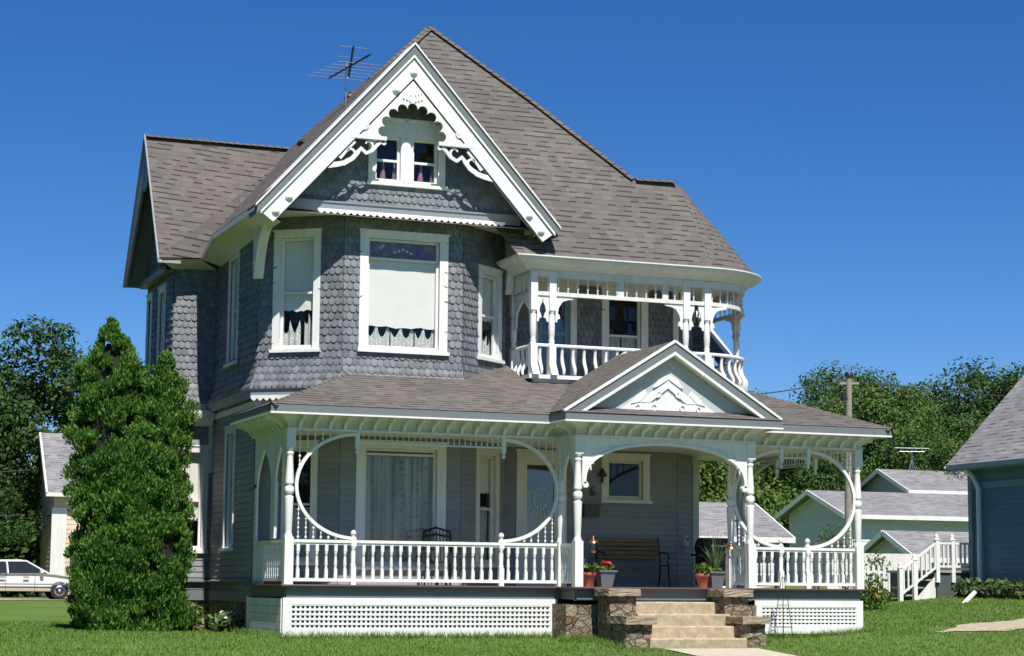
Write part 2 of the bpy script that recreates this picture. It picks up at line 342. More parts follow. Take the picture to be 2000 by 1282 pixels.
def shingles(mb,w,z0,z1,h=.14,wd=.121,fl=True,lim=None,detail=True):
    rows=int(math.ceil((z1-z0)/h)); arc=[(-1,.42),(-.92,.24),(-.68,.09),(-.36,.02),(0,0),(.36,.02),(.68,.09),(.92,.24),(1,.42)]
    if not detail: arc=[(-1,.4),(-.6,.05),(.6,.05),(1,.4)]
    for r in range(rows):
        zb=z0+r*h; zt=min(zb+h*1.45,z1); f=flare(zb) if fl else 0; f2=flare(zt) if fl else 0
        a,b=(0-w.el*f,w.L+w.er*f) if lim is None else lim(zb+h*.4)
        if b-a<.02: continue
        z1r=min(zb+h,z1)
        f3=flare(z1r) if fl else 0
        for p,q in subtract(a,b,w.op,zb,z1r):
            mb.add([w.P(p,zb,f),w.P(q,zb,f),w.P(q,z1r,f3),w.P(p,z1r,f3)],[(0,1,2,3)])
        k0=int(math.floor(a/wd))-1; k1=int(math.ceil(b/wd))+1
        for k in range(k0,k1):
            c=(k+.5*(r%2)+.5)*wd; 
            if c<a-wd*.45 or c>b+wd*.45: continue
            cz=zb+h*.5
            if any(u0<c<u1 and w0<cz<w1 for u0,u1,w0,w1 in w.op): continue
            hw=wd*.48; jit=random.uniform(-.006,.006); ob=.034+random.uniform(-.004,.006); tl=random.uniform(-.004,.004)
            pts=[]; cl=lambda u:min(max(u,a),b)
            for (sx,sz) in arc: pts.append((cl(c+sx*hw),zb+sz*h*1.0+jit))
            vs=[w.P(cl(c-hw),zt,f2+.004),*[w.P(u,z,f+ob*(1-(z-zb)/(h*1.45)*.8)+tl*(u-c)/hw) for u,z in pts],w.P(cl(c+hw),zt,f2+.004)]
            n=len(vs); fs=[tuple(range(n))]
            back=[w.P(u,z,f+.002) for u,z in pts]
            fs+= [(n+i,n+i+1,i+2,i+1) for i in range(len(pts)-1)]
            mb.add(vs+back,fs)
    return mb

HOUSE=empty('victorian_house',(4.8,4.5,-.9),'grey-blue two-storey Victorian house with white gingerbread trim and a wraparound porch','house')

W_side=Wall((0,6.05),(0,2.5)); W_bl=Wall((0,2.5),(1.33,1.5)); W_bf=Wall((1.33,1.5),(3.65,1.5)); W_br=Wall((3.65,1.5),(4.88,2.5))
W_ret=Wall((4.88,2.5),(4.88,3)); W_m=Wall((4.88,3),(8.8,3)); W_ch=Wall((8.8,3),(9.5,3.7)); W_r1=Wall((9.5,3.7),(9.5,4.9)); W_wf=Wall((9.5,4.9),(10.2,4.9))
W_wr=Wall((10.2,4.9),(10.2,9.6)); W_bk=Wall((10.2,9.6),(0,9.6)); W_lb=Wall((0,9.6),(0,8.75)); W_lk=Wall((0,8.75),(-.87,8.75)); W_lg=Wall((-.87,8.75),(-.87,6.05)); W_lf=Wall((-.87,6.05),(0,6.05))
W_side.er=.5; W_bl.el=.5; W_bl.er=.335; W_bf.el=W_bf.er=.335; W_br.el=.335; W_lg.er=1.; W_lf.el=1.
import copy as _c
def up(w): q=_c.copy(w); q.op=[]; return q
U_side,U_bl,U_bf,U_br,U_ret,U_m,U_ch,U_lg,U_lf=[up(w) for w in (W_side,W_bl,W_bf,W_br,W_ret,W_m,W_ch,W_lg,W_lf)]
W_gab=Wall((0,1.46),(4.88,1.46))

def wavy(mb,w,u0,u1,zt,zb,o,folds=7,amp=.018,topf=None):
    n=folds*8; top=[];bot=[]
    for i in range(n+1):
        t=i/n; u=u0+(u1-u0)*t; oo=o+amp*math.sin(t*folds*2*math.pi)+amp*.4*math.sin(t*17.3)
        z=zt if topf is None else topf(t)
        top.append(w.P(u,z,oo)); bot.append(w.P(u,zb,oo*1.0))
    m=len(top); mb.add(top+bot,[(i,m+i,m+i+1,i+1) for i in range(m-1)],True)
def window(w,u0,u1,z0,z1,cw=.12,mid=.5,shade=None,lace=None,mull=None,trim=None,head=.12,sillout=.09,parent=None,transom=None,deep=.55,name='window',label=None,lacem=None,glass=None):
    trim=trim or WHITE; parent=parent or HOUSE
    a,b,c,d=u0+cw,u1-cw,z0+.09,z1-head
    w.op.append((u0+.03,u1-.03,z0+.03,z1-.03))
    mb=MB(); B=lambda *q:w.box(mb,*q)
    B(u0,a,z0+.06,z1,-.02,.035); B(b,u1,z0+.06,z1,-.02,.035); B(a,b,d,z1,-.02,.035)
    B(u0-.02,u1+.02,z1,z1+.035,-.02,.055)
    # reveal
    P=w.P
    for q in ([P(a,c,.0),P(a,c,-.13),P(a,d,-.13),P(a,d,0)],[P(b,c,-.13),P(b,c,0),P(b,d,0),P(b,d,-.13)],[P(a,d,0),P(a,d,-.13),P(b,d,-.13),P(b,d,0)]): mb.poly(q)
    o=mb.build(name,trim,parent)
    if label: o['label']=label
    s=MB(); w.box(s,u0-.03,u1+.03,z0,z0+.06,-.02,sillout); w.box(s,a,b,z0+.06,c,-.12,.02); s.build('sill',trim,o)
    cols=[(a,b)] if not mull else [(a,mull[0]),(mull[1],b)]
    sh=MB(); pn=MB(); fw=.045
    if mull: w.box(sh,mull[0],mull[1],c,d,-.12,.03)
    for (p,q) in cols:
        zm=c+(d-c)*mid
        if transom:
            zm=transom
        w.box(sh,p,p+fw,c,d,-.10,-.055); w.box(sh,q-fw,q,c,d,-.10,-.055)
        w.box(sh,p+fw,q-fw,c,c+fw*1.2,-.10,-.055); w.box(sh,p+fw,q-fw,d-fw,d,-.10,-.055)
        w.box(sh,p+fw,q-fw,zm-.022,zm+.022,-.095,-.04)
        pn.poly([P(p+fw,c+.03,-.075),P(q-fw,c+.03,-.075),P(q-fw,d-.03,-.075),P(p+fw,d-.03,-.075)])
    sh.build('sash',trim,o); pn.build('pane',glass or GLASS,o)
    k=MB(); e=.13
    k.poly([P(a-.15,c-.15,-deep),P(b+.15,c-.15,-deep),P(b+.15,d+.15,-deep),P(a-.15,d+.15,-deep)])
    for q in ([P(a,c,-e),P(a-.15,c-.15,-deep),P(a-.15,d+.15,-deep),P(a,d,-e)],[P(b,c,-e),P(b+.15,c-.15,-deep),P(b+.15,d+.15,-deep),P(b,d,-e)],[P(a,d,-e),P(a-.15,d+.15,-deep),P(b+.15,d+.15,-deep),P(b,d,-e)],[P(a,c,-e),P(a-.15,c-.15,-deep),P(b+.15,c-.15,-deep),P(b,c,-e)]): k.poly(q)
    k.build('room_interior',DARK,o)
    if shade:
        q=MB(); n=14
        top=[P(a+.02+(b-a-.04)*i/n,d,-.12) for i in range(n+1)]
        bt=[P(a+.02+(b-a-.04)*i/n,shade+.012*math.sin(i*1.9)+.01*math.sin(i*.7),-.12-.01*math.sin(i*1.1)) for i in range(n+1)]
        q.add(top+bt,[(i,n+1+i,n+2+i,i+1) for i in range(n)],True)
        q.build('roller_shade',SHADE,o)
    if lace:
        q=MB()
        for (p0,p1,zt,pk) in lace:
            wavy(q,w,p0,p1,zt,c,-.16,folds=max(3,int((p1-p0)/.16)),topf=None if not pk else (lambda t,zt=zt,pk=pk: zt-pk*abs(math.sin(t*math.pi*2.0+.5))))
        q.build('curtain',lacem or LACE,o)
    return o

# windows, second floor
window(U_side,6.05-4.89,6.05-4.02,4.19,6.39,.1,name='window')
window(U_bl,.29,1.222,4.23,6.49,.135,shade=5.02,lace=[(.43,.78,4.86,.25),(.85,1.08,4.98,.2)])
window(U_bf,.30,2.02,4.24,6.49,.165,shade=4.74,transom=6.0,lace=[(.5,.95,4.80,.24),(.97,1.42,4.78,.22),(1.44,1.83,4.80,.24)],label='wide bay window with a stained glass transom and a lowered white shade')
window(U_br,.545,1.43,4.25,6.04,.125,shade=5.05,lace=[(.68,1.0,4.75,.25),(1.02,1.3,4.8,.2)])
window(U_lg,.02,.60,3.95,6.05,.1); window(U_lg,1.27,2.02,3.95,6.05,.1)
window(U_m,2.27,3.29,4.05,5.95,.15,mid=.52,lace=[(2.43,2.75,5.05,.0),(2.78,3.12,5.05,0)])
wg=window(W_gab,1.746,3.252,7.36,8.62,.14,mid=.47,mull=(2.375,2.615),head=.32,lace=[(1.9,2.35,7.9,.5),(2.63,3.1,7.9,.5)],lacem=PINK,label='paired attic windows with pink curtains')
# stained transom glass
tm,nt=newmat('stained_glass'); b=N(nt,'ShaderNodeBsdfPrincipled'); tc=N(nt,'ShaderNodeTexCoord')
v=N(nt,'ShaderNodeTexVoronoi',inp={'Scale':11}); L(nt,tc.outputs['Object'],v.inputs['Vector']); sp=N(nt,'ShaderNodeSeparateColor'); L(nt,v.outputs['Color'],sp.inputs[0])
r=ramp(nt,sp.outputs[0],[(0,(.16,.085,.04)),(.60,(.26,.14,.07)),(.82,(.07,.06,.15)),(.88,(.20,.06,.05)),(.96,(.42,.48,.45))],'CONSTANT'); L(nt,r.outputs[0],b.inputs['Base Color']); b.inputs['Roughness'].default_value=.12; out(nt,b.outputs[0])
q=MB(); q.poly([U_bf.P(.52,6.03,-.09),U_bf.P(1.8,6.03,-.09),U_bf.P(1.8,6.32,-.09),U_bf.P(.52,6.32,-.09)])
bw=[o for o in HOUSE.children if o.get('label','').startswith('wide bay')][0]
q.build('stained_glass_transom',tm,bw)
jw=MB()
for kx in (-.16,-.08,0,.08,.16): jw.lathe(U_bf.P(1.16+kx,6.17+.03*math.cos(kx*20),-.075),[(.03,0),(.022,.012),(.001,.02)],10,ax=(0,-1,0))
jm=paint('opal_glass',(.55,.62,.60),.15,.05,8); jw.build('opal_roundel',jm,bw)
# first floor
window(W_side,6.05-4.85,6.05-4.02,.62,3.0,.1)
window(W_bl,.55,1.24,.35,2.58,.12,lace=[(.67,1.1,1.4,0)])
window(W_bf,.30,2.03,.28,2.60,.175,transom=2.38,lace=[(.49,1.85,2.36,0)],lacem=LACE2,trim=WHITE2,label='tall porch window behind a patterned lace curtain')
window(W_br,.545,1.40,.35,2.58,.12,shade=1.75,lace=[(.68,1.27,1.5,0)],trim=CREAM)
window(W_m,2.275,3.326,1.66,2.62,.15,mid=.97,trim=CREAM,lace=None)
window(W_lf,.08,.79,.6,2.72,.11,shade=1.25)

# doors
def door(w,u0,u1,z0,z1,trim,fr,name,glz,mid=None):
    w.op.append((u0+.03,u1-.03,z0-.3,z1-.03)); mb=MB()
    w.box(mb,u0,u0+.13,z0,z1,-.02,.04); w.box(mb,u1-.13,u1,z0,z1,-.02,.04); w.box(mb,u0+.13,u1-.13,z1-.14,z1,-.02,.04); w.box(mb,u0-.03,u1+.03,z1,z1+.05,-.02,.07)
    o=mb.build(name,trim,HOUSE); a,b,d=u0+.13,u1-.13,z1-.14
    f=MB(); s=.11
    w.box(f,a,a+s,z0,d,-.08,-.02); w.box(f,b-s,b,z0,d,-.08,-.02); w.box(f,a+s,b-s,d-s,d,-.08,-.02); w.box(f,a+s,b-s,z0,glz,-.08,-.02)
    w.box(f,a+s+.06,b-s-.06,z0+.14,glz-.14,-.02,-.005)
    if mid: w.box(f,a+s,b-s,mid,mid+.07,-.08,-.02)
    f.build('door_panel',fr,o)
    g=MB(); P=w.P; g.poly([P(a+s,glz,-.05),P(b-s,glz,-.05),P(b-s,d-s,-.05),P(a+s,d-s,-.05)]); g.build('door_glass',GLASSD,o)
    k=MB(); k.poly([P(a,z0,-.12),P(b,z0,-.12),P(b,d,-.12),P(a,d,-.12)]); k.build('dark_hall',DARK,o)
    h=MB(); h.ball(P(b-s*.5,glz+.05 if glz>.8 else z0+1.0,.0),.032); h.build('door_knob',COPPER,o)
    return o,(a+s,b-s,glz,d-s)
dr,(da,db,dz0,dz1)=door(W_m,.46,1.52,0,2.62,CREAM,CREAM,'front_door',.85)
dr['label']='cream framed front door with a large etched oval glass'
et=MB(); cu=(da+db)/2; 
ring=[W_m.P(cu+.15*math.cos(t),1.72+.2*math.sin(t),-.042) for t in np.linspace(0,2*math.pi,25)]
et.tube(ring,.012,6,False)
for k in range(-2,3): et.tube([W_m.P(cu+.05*k,1.5+abs(k)*.05,-.042),W_m.P(cu+.09*k,1.30+abs(k)*.06,-.042)],.01,6)
et.build('etched_motif',SHADE,dr)
door(U_m,.76,1.72,3.97,5.95,WHITE2,TEALT,'balcony_door',4.5,mid=4.95)

# wall meshes
mb=MB(); lm=MB()
for w in (W_side,W_bl,W_bf,W_br,W_ret,W_m,W_ch,W_r1,W_wf,W_lg,W_lf): clapboard(mb,w,-.22,3.42)
for w in (W_wr,W_bk,W_lb,W_lk): clapboard(mb,w,-.22,6.5,.23)
for w in (W_r1,W_wf): clapboard(mb,w,3.42,5.9)
mb.build('clapboard_wall',SIDING,HOUSE)
mb=MB()
for w in (U_side,U_lg,U_lf): shingles(mb,w,3.56,6.5)
for w in (U_bl,U_bf,U_br): shingles(mb,w,3.56,6.76)
shingles(mb,U_ret,3.56,6.2,fl=False); shingles(mb,U_m,3.97,6.0,fl=False,detail=False); shingles(mb,U_ch,3.97,6.0,fl=False,detail=False)
mb.build('fish_scale_wall',SHING,HOUSE)
mb=MB()
shingles(mb,W_gab,6.92,9.7,fl=False,lim=lambda z:(2.44-(9.93-z)/1.11+.12,2.44+(9.93-z)/1.11-.12))
mb.build('gable_wall',SHING,HOUSE)
# wing gable wall triangle (faces left)
W_lg2=Wall((-.87,8.75),(-.87,6.05)); mb=MB()
clapboard(mb,W_lg2,6.5,9.1,.14,lim=lambda z:(max(0,1.4-(9.15-z)/1.57),min(2.7,1.4+(9.15-z)/1.57)))
mb.build('wing_gable_wall',SHING,HOUSE)
# corner boards
for bx_ in ((10.1,10.24,4.86,4.9,-.1,5.6),(10.2,10.24,4.9,5.04,-.1,5.6),(-.09,.02,6.0,6.08,2.2,3.45),(8.72,8.84,2.94,3.02,3.97,6)):
    mb=MB(); mb.box(*bx_); mb.build('corner_board',CREAM,HOUSE)

def offpath(path,d):
    P=[np.array(p,float) for p in path]; out_=[]
    for i,p in enumerate(P):
        ns=[]
        if i>0: u=(P[i]-P[i-1]); u/=np.linalg.norm(u); ns.append(np.array((u[1],-u[0])))
        if i<len(P)-1: u=(P[i+1]-P[i]); u/=np.linalg.norm(u); ns.append(np.array((u[1],-u[0])))
        if len(ns)==1: out_.append(p+ns[0]*d)
        else: out_.append(p+(ns[0]+ns[1])*d/(1+ns[0]@ns[1]))
    return out_
def sweep(mb,path,prof,closed=False):
    rows=[[(*q,z) for q in offpath(path,d)] for d,z in prof]; n=len(path)
    m=len(prof)
    for j in range(m if closed else m-1):
        a=rows[j]; b=rows[(j+1)%m]
        for i in range(n-1): mb.poly([a[i],a[i+1],b[i+1],b[i]])
    if closed:
        mb.poly([r[0] for r in rows]); mb.poly([r[-1] for r in reversed(rows)])
def scallop(mb,w,u0,u1,zt,dep,o0,o1,pitch=.125):
    n=int(round((u1-u0)/pitch)); p=(u1-u0)/n; top=[];bot=[]
    for i in range(n):
        for t in (0,.15,.35,.5,.65,.85):
            top.append((u0+(i+t)*p,zt)); bot.append((u0+(i+t)*p,zt-dep*(.45+.55*math.sin(math.pi*t))))
    top.append((u1,zt)); bot.append((u1,zt-dep*.45))
    mb.strip(top,bot,lambda u,z,o:w.P(u,z,o),o1,o0)
# belt course between the floors
bpath=[(-.87,8.75),(-.87,6.05),(0,6.05),(0,2.5),(1.33,1.5),(3.65,1.5),(4.88,2.5)]
mb=MB(); sweep(mb,bpath,[(.0,3.40),(.13,3.40),(.13,3.54),(.17,3.56),(.0,3.60)],True)
belt=mb.build('belt_course',GREYB,HOUSE)
mb=MB()
for w in (W_bl,W_lf): scallop(mb,w,-.05,w.L+.05,3.44,.10,.132,.155)
sweep(mb,bpath[2:],[(.0,3.25),(.035,3.25),(.035,3.36),(.0,3.36)],True)
mb.build('scalloped_trim',WHITE,belt)
# water table board round the base
wpath=[(-.87,8.75),(-.87,6.05),(0,6.05),(0,2.5)]
mb=MB(); sweep(mb,wpath,[(.0,.10),(.11,.06),(.11,.035),(.0,.035)],True); sweep(mb,wpath,[(0,-.32),(.02,-.32),(.02,-.12),(0,-.12)],True)
mb.build('water_table',GREYP,HOUSE)
# hood over the wing window
mb=MB(); prof=[(.0,3.12)]+[(.34*math.sin(t)**1.0*1.0*(1-.0),3.12+.26*(1-math.cos(t))) for t in np.linspace(.15,math.pi/2,7)]+[(.34,3.40),(0,3.40)]
sweep(mb,[(-.87,6.05),(-.05,6.05)],prof,True); mb.build('window_hood',WHITE,HOUSE)
# foundation
mb=MB(); fp=[(-.85,8.7),(-.85,6.1),(.02,6.1),(.02,2.5),(1.35,1.55),(3.63,1.55),(4.85,2.5),(4.85,3.05),(8.8,3.05),(9.45,3.75),(9.45,4.95),(10.15,4.95),(10.15,9.55),(.02,9.55),(.02,8.7)]
n=len(fp)
for i in range(n):
    a=fp[i]; b=fp[(i+1)%n]; mb.poly([(*a,-1.2),(*b,-1.2),(*b,-.2),(*a,-.2)])
mb.build('foundation',FSTONE,HOUSE)

# ------------------------------------------------------------------ roofs
def roofpoly(mb,pts,flip=False):
    P=[Vector(p) for p in pts]; n=Vector((0,0,0))
    for i in range(len(P)):
        a,b=P[i],P[(i+1)%len(P)]; n+=a.cross(b)
    n.normalize()
    if n.z<0: n=-n
    e=Vector((-n.y,n.x,0)).normalized(); v=n.cross(e)
    if v.z<0: v=-v
    mb.poly(pts,[(p.dot(e)+7.3,p.dot(v)+3.1) for p in P])
SL=1.43
pk=(4.037,4.833,11.528); zf=lambda y:6.19+SL*(y-1.1)
mb=MB()
A=(8.62,2.40,zf(2.40)); H1=(5.897,(9.85-6.19)/SL+1.1,9.85); H2=(7.63,2.455,zf(2.455)); H3=(8.33,2.49,zf(2.49))
roofpoly(mb,[(4.6,1.1,6.19),(8.7,1.1,6.19),A,H3,H2,H1,pk,(2.44,3.75,9.98)])
EC=(8.7,2.65); RX,RY=1.6,1.55
arc=[(EC[0]+RX*math.sin(t),EC[1]-RY*math.cos(t)) for t in np.linspace(0,math.pi/2,13)]
for i in range(12):
    a,b=arc[i],arc[i+1]; sl=math.hypot(a[0]-A[0],a[1]-A[1],6.19-A[2])
    u0,u1=8.7+2.0*math.pi/2*i/12*1.2,8.7+2.0*math.pi/2*(i+1)/12*1.2
    # rows: split the cone so shingle courses stay level
    K=6
    for k in range(K):
        def pt(q,t): return (q[0]+(A[0]-q[0])*t,q[1]+(A[1]-q[1])*t,6.19+(A[2]-6.19)*t)
        t0,t1=k/K,(k+1)/K
        v0=sl*t0+3.1+ .0; v1=sl*t1+3.1
        if k<K-1: mb.poly([pt(a,t0),pt(b,t0),pt(b,t1),pt(a,t1)],[(u0,v0),(u1,v0),(u1-(u1-u0)*.0,v1),(u0,v1)])
        else: mb.poly([pt(a,t0),pt(b,t0),A],[(u0,v0),(u1,v0),((u0+u1)/2,v1)])
# right side and rear (seen only from the side)
roofpoly(mb,[pk,H1,H2,(7.63,6.8,8.13),(4.6,6.2,11.0)])
roofpoly(mb,[H2,H3,A,(8.9,6.8,8.0),(7.63,6.8,8.13)])
roofpoly(mb,[A,(10.3,2.65,6.19),(10.3,6.8,6.19),(8.9,6.8,8.0)])
# left face of the pyramid and the front gable's left slope
LB=(2.44,4.7,9.98); LC=(1.2,6.3,8.58)
roofpoly(mb,[pk,(2.44,3.75,9.98),LB])
roofpoly(mb,[(2.44,.88,9.98),(-.5,.88,6.73),(-.5,4.3,6.73),(-.45,5.55,6.45),LC,LB])
roofpoly(mb,[(2.44,.88,9.98),(2.44,3.75,9.98),(5.37,1.478,6.73),(5.37,.88,6.73)])
roofpoly(mb,[pk,LB,LC,(1.78,7.35,9.25),(2.6,7.35,9.25)])
roofpoly(mb,[pk,(2.6,7.35,9.25),(4.6,9.9,6.6),(7.63,9.9,6.6),(7.63,6.8,8.13),(4.6,6.2,11.0)])
roofpoly(mb,[(7.63,6.8,8.13),(8.9,6.8,8.0),(10.3,6.8,6.19),(10.3,9.9,6.3),(7.63,9.9,6.6)])
# left wing roof
roofpoly(mb,[(-1.3,7.35,9.25),(2.6,7.35,9.25),LC,(-.45,5.55,6.45),(-1.3,5.5,6.40)])
roofpoly(mb,[(-1.3,7.35,9.25),(-1.3,9.2,6.35),(4.6,9.9,6.6),(2.6,7.35,9.25)])
mroof=mb.build('main_roof',ROOF,HOUSE)
# hip and ridge caps
CAP=roofmat('ridge_cap_shingle',[(.125,.107,.096),(.14,.12,.106),(.112,.097,.089)],.16,3,.9)
def caps(mb,a,b,w=.13,step=.17):
    a=Vector(a); b=Vector(b); d=b-a; n=max(2,int(d.length/step)); d.normalize(); s=d.cross(Vector((0,0,1))).normalized(); upv=s.cross(d)
    for i in range(n):
        p=a+d*i*step; q=p+d*step*1.15; u0=.020; u1=.010
        for sg in (-1,1):
            vs=[p+upv*u0,q+upv*u1,q+s*sg*w-upv*.055,p+s*sg*w-upv*.045]
            mb.add(vs,[(0,1,2,3)],uvs=[(i*.3,.01),(i*.3,.15),(i*.3+.1,.15),(i*.3+.1,.01)])
for a_,b_ in ((H1,pk),(H2,H1),((2.44,3.75,9.98),pk),(H2,(8.5,2.44,8.15)),((-1.3,7.35,9.25),(1.9,7.35,9.25))): mb=MB(); caps(mb,a_,b_); mb.build('ridge_cap',CAP,mroof)
# gable front: verge build-up, bargeboard, ornaments
YB=.95
def gz_(x,dz): return 9.98-1.11*abs(x-2.44)-dz
def barge(mb,xl,xr,d0,d1,y0,y1,cut=0.0):
    for sgn,xe in ((-1,xl),(1,xr)):
        x0=2.44; pts=[(x0,gz_(x0,d0)),(xe,gz_(xe,d0)),(xe-sgn*cut,gz_(xe-sgn*cut,d1)),(x0,gz_(x0,d1))]
        mb.prism(pts,lambda u,v,t:(u,t,v),y0,y1)
mb=MB(); barge(mb,-.5,5.38,-.012,.03,.86,1.5); barge(mb,-.40,5.28,.20,.27,.90,.97,.0); barge(mb,-.36,5.24,.29,.66,.935,1.0,.20)
bb=mb.build('bargeboard',WHITE,HOUSE)
mb=MB(); barge(mb,-.47,5.35,.032,.20,.89,1.5); mb.build('verge_fascia',GREYP,bb)
mb=MB(); barge(mb,-.34,5.22,.27,.29,.93,.99); barge(mb,-.02,4.90,.645,.70,.965,1.02,.0); mb.build('verge_moulding',GREYP,bb)
for px,pz in ((-.12,6.62),(.12,6.9),(2.1,9.06),(2.44,9.42),(5.0,6.62),(4.76,6.9)):
    q=MB(); q.lathe((px,.935,pz),[(.075,0),(.07,.02),(.045,.035),(.03,.055),(.001,.06)],14,ax=(0,-1,0)); q.build('rosette',WHITE,bb)
# scalloped arch panel in the gable peak
mb=MB(); top=[];bot=[]; cx,czz,R0=2.442,8.17,.565
tn=9; roofin=lambda x:gz_(x,.65)
for i in range(145):
    t=math.pi*(1-i/144.0); ph=(t/math.pi*tn)%1.0
    r=R0+.105*max(math.sin(math.pi*ph),0)**.55
    q=(cx+r*math.cos(t),czz+r*math.sin(t)*1.02); bot.append(q)
    sr=1.155/(math.sin(t)+1.11*abs(math.cos(t))); top.append((cx+max(sr,r+.02)*math.cos(t),czz+max(sr,r+.02)*math.sin(t)))
mb.strip(top,bot,lambda u,v,t:(u,t,v),.965,1.0)
orn=mb.build('gable_ornament',WHITE,bb)
for x0,x1 in ((1.22,1.94),(2.95,3.66)): mb=MB(); mb.box(x0,x1,.93,1.02,8.10,8.17); mb.build('ornament_shelf',WHITE,orn)
def ribbon(mb,pts,w0,w1,y0,y1):
    n=len(pts); top=[];bot=[]
    for i,p in enumerate(pts):
        a=np.array(pts[max(i-1,0)]); b=np.array(pts[min(i+1,n-1)]); d=b-a; d/=np.linalg.norm(d)+1e-9; nn=np.array((-d[1],d[0])); w=w0+(w1-w0)*i/(n-1)
        top.append(tuple(np.array(p)+nn*w/2)); bot.append(tuple(np.array(p)-nn*w/2))
    mb.strip(top,bot,lambda u,v,t:(u,t,v),y0,y1)
for sg in (-1,1):
    mb=MB(); X=lambda u:2.44+sg*u
    # lower S scroll that hangs from the bargeboard
    ribbon(mb,[(X(u),z) for u,z in ((1.62,7.55),(1.45,7.58),(1.30,7.62),(1.14,7.72),(1.04,7.84),(.98,7.92),(.88,7.84),(.76,7.90),(.66,8.02),(.55,8.10))],.10,.055,.965,1.0)
    for (cu,cz2) in ((1.20,7.83),(.86,8.0)):
        sp=[(X(cu+(.03+.028*t)*math.cos(t*1.0+.5)),cz2+(.03+.028*t)*math.sin(t+.5)) for t in np.linspace(0,4.6,16)]
        ribbon(mb,sp,.03,.055,.968,.998)
    ribbon(mb,[(X(u),z) for u,z in ((1.40,7.72),(1.25,7.92),(1.12,8.06))],.12,.12,.968,.998)
    sb_=mb.build('scroll_bracket',WHITE,orn); mb=MB()
    mb.lathe((X(1.64),.965,7.55),[(.05,0),(.05,.035)],12,ax=(0,1,0)); mb.build('scroll_button',WHITE,orn); mb=MB(); mb.lathe((X(.54),.965,8.06),[(.045,0),(.045,.035)],12,ax=(0,1,0))
    mb.build('scroll_button',WHITE,orn); mb=MB()
    # small pierced scroll above the shelf
    for (cu,cz2) in ((.92,8.38),):
        sp=[(X(cu+(.02+.02*t)*math.cos(t+1)),cz2+(.02+.02*t)*math.sin(t+1)) for t in np.linspace(0,5,16)]
        ribbon(mb,sp,.02,.04,.94,.964)
    mb.build('pierced_scroll',WHITE,orn)
mb=MB()
for sg in (-1,1):
    for k in range(3):
        sp=[(2.44+sg*(.04+.06*k+.03*math.sin(t)),8.95+.02*k+.07*math.cos(t)) for t in np.linspace(0,3,9)]
        ribbon(mb,sp,.02,.03,.945,.964)
mb.build('carved_crest',WHITE,orn)
# gable band and soffits
mb=MB(); mb.box(.12,4.76,1.385,1.47,6.79,6.95); mb.box(.10,4.78,1.36,1.47,6.95,6.98); band=mb.build('gable_band',GREYB,HOUSE)
mb=MB(); wb=Wall((0,1.385),(4.88,1.385)); scallop(mb,wb,.78,4.44,6.83,.085,.0,.03); mb.build('scalloped_trim',WHITE,band)
mb=MB()
mb.poly([(-.45,1.0,6.66),(5.33,1.0,6.66),(5.33,1.50,6.76),(-.45,1.50,6.76)])
for q in ([(-.05,1.4),(1.35,1.4),(1.35,1.52),(0,2.55),(-.05,2.55)],[(3.63,1.4),(4.93,1.4),(4.93,2.55),(4.88,2.55),(3.63,1.52)]): mb.poly([(x,y,6.765) for x,y in q])
mb.poly([(-.5,.95,6.70),(-.5,4.3,6.70),(-.45,5.55,6.42),(.0,5.6,6.30),(0,2.5,6.45),(0,1.0,6.45)])
mb.poly([(-.5,.95,6.72),(-.5,4.3,6.72),(-.45,5.55,6.44),(-.45,5.55,6.37),(-.5,4.3,6.62),(-.5,.95,6.62)])
mb.poly([(5.33,.95,6.70),(5.33,1.45,6.70),(4.88,1.45,6.55),(4.88,.95,6.55)])
# wing eave + gable-end soffit
mb.poly([(-1.3,5.5,6.38),(-.45,5.55,6.42),(0,6.05,6.3),(-.9,6.05,6.25)])
mb.build('soffit',CREAM,HOUSE)
# undersides of the roof overhang
mb=MB()
for sgn,xe in ((-1,-.47),(1,5.35)): mb=MB(); mb.poly([(2.44,.9,9.86),(xe,.9,gz_(xe,.12)),(xe,1.6,gz_(xe,.12)),(2.44,1.6,9.86)]); mb.build('eave_underside',GREYP,HOUSE)
for ye,s_ in ((5.5,1),(9.2,-1)): mb=MB(); mb.poly([(-1.28,7.35,9.15),(-1.28,ye,6.3),(-.86,ye,6.3),(-.86,7.35,9.15)]); mb.build('eave_underside',GREYP,HOUSE)
# wing verge
def wz(y,d): return 9.25-1.54*abs(y-7.35)-d
mb=MB()
for ye in (5.47,9.23):
    s_=1 if ye<7 else -1
    mb.prism([(7.35,wz(7.35,-.02)),(ye,wz(ye,-.02)),(ye,wz(ye,.06)),(7.35,wz(7.35,.06))],lambda u,v,t:(t,u,v),-1.335,-1.30)
    w_=.32 if s_>0 else .85; mb.prism([(7.35,wz(7.35,.06)),(ye,wz(ye,.06)),(ye+s_*.12,wz(ye,.06)),(7.35,wz(7.35,w_))],lambda u,v,t:(t,u,v),-1.30,-1.25)
mb.prism([(7.05,wz(7.05,.1)),(7.35,wz(7.35,.1)),(7.65,wz(7.65,.1)),(7.65,8.2),(7.35,8.05),(7.05,8.2)],lambda u,v,t:(t,u,v),-1.29,-1.26); mb.build('wing_bargeboard',GREYB,HOUSE)
mb=MB(); mb.box(-1.05,-.86,6.0,8.8,6.22,6.36); mb.box(-1.2,-.85,6.0,6.1,6.25,6.36); mb.build('wing_gable_band',GREYP,HOUSE)
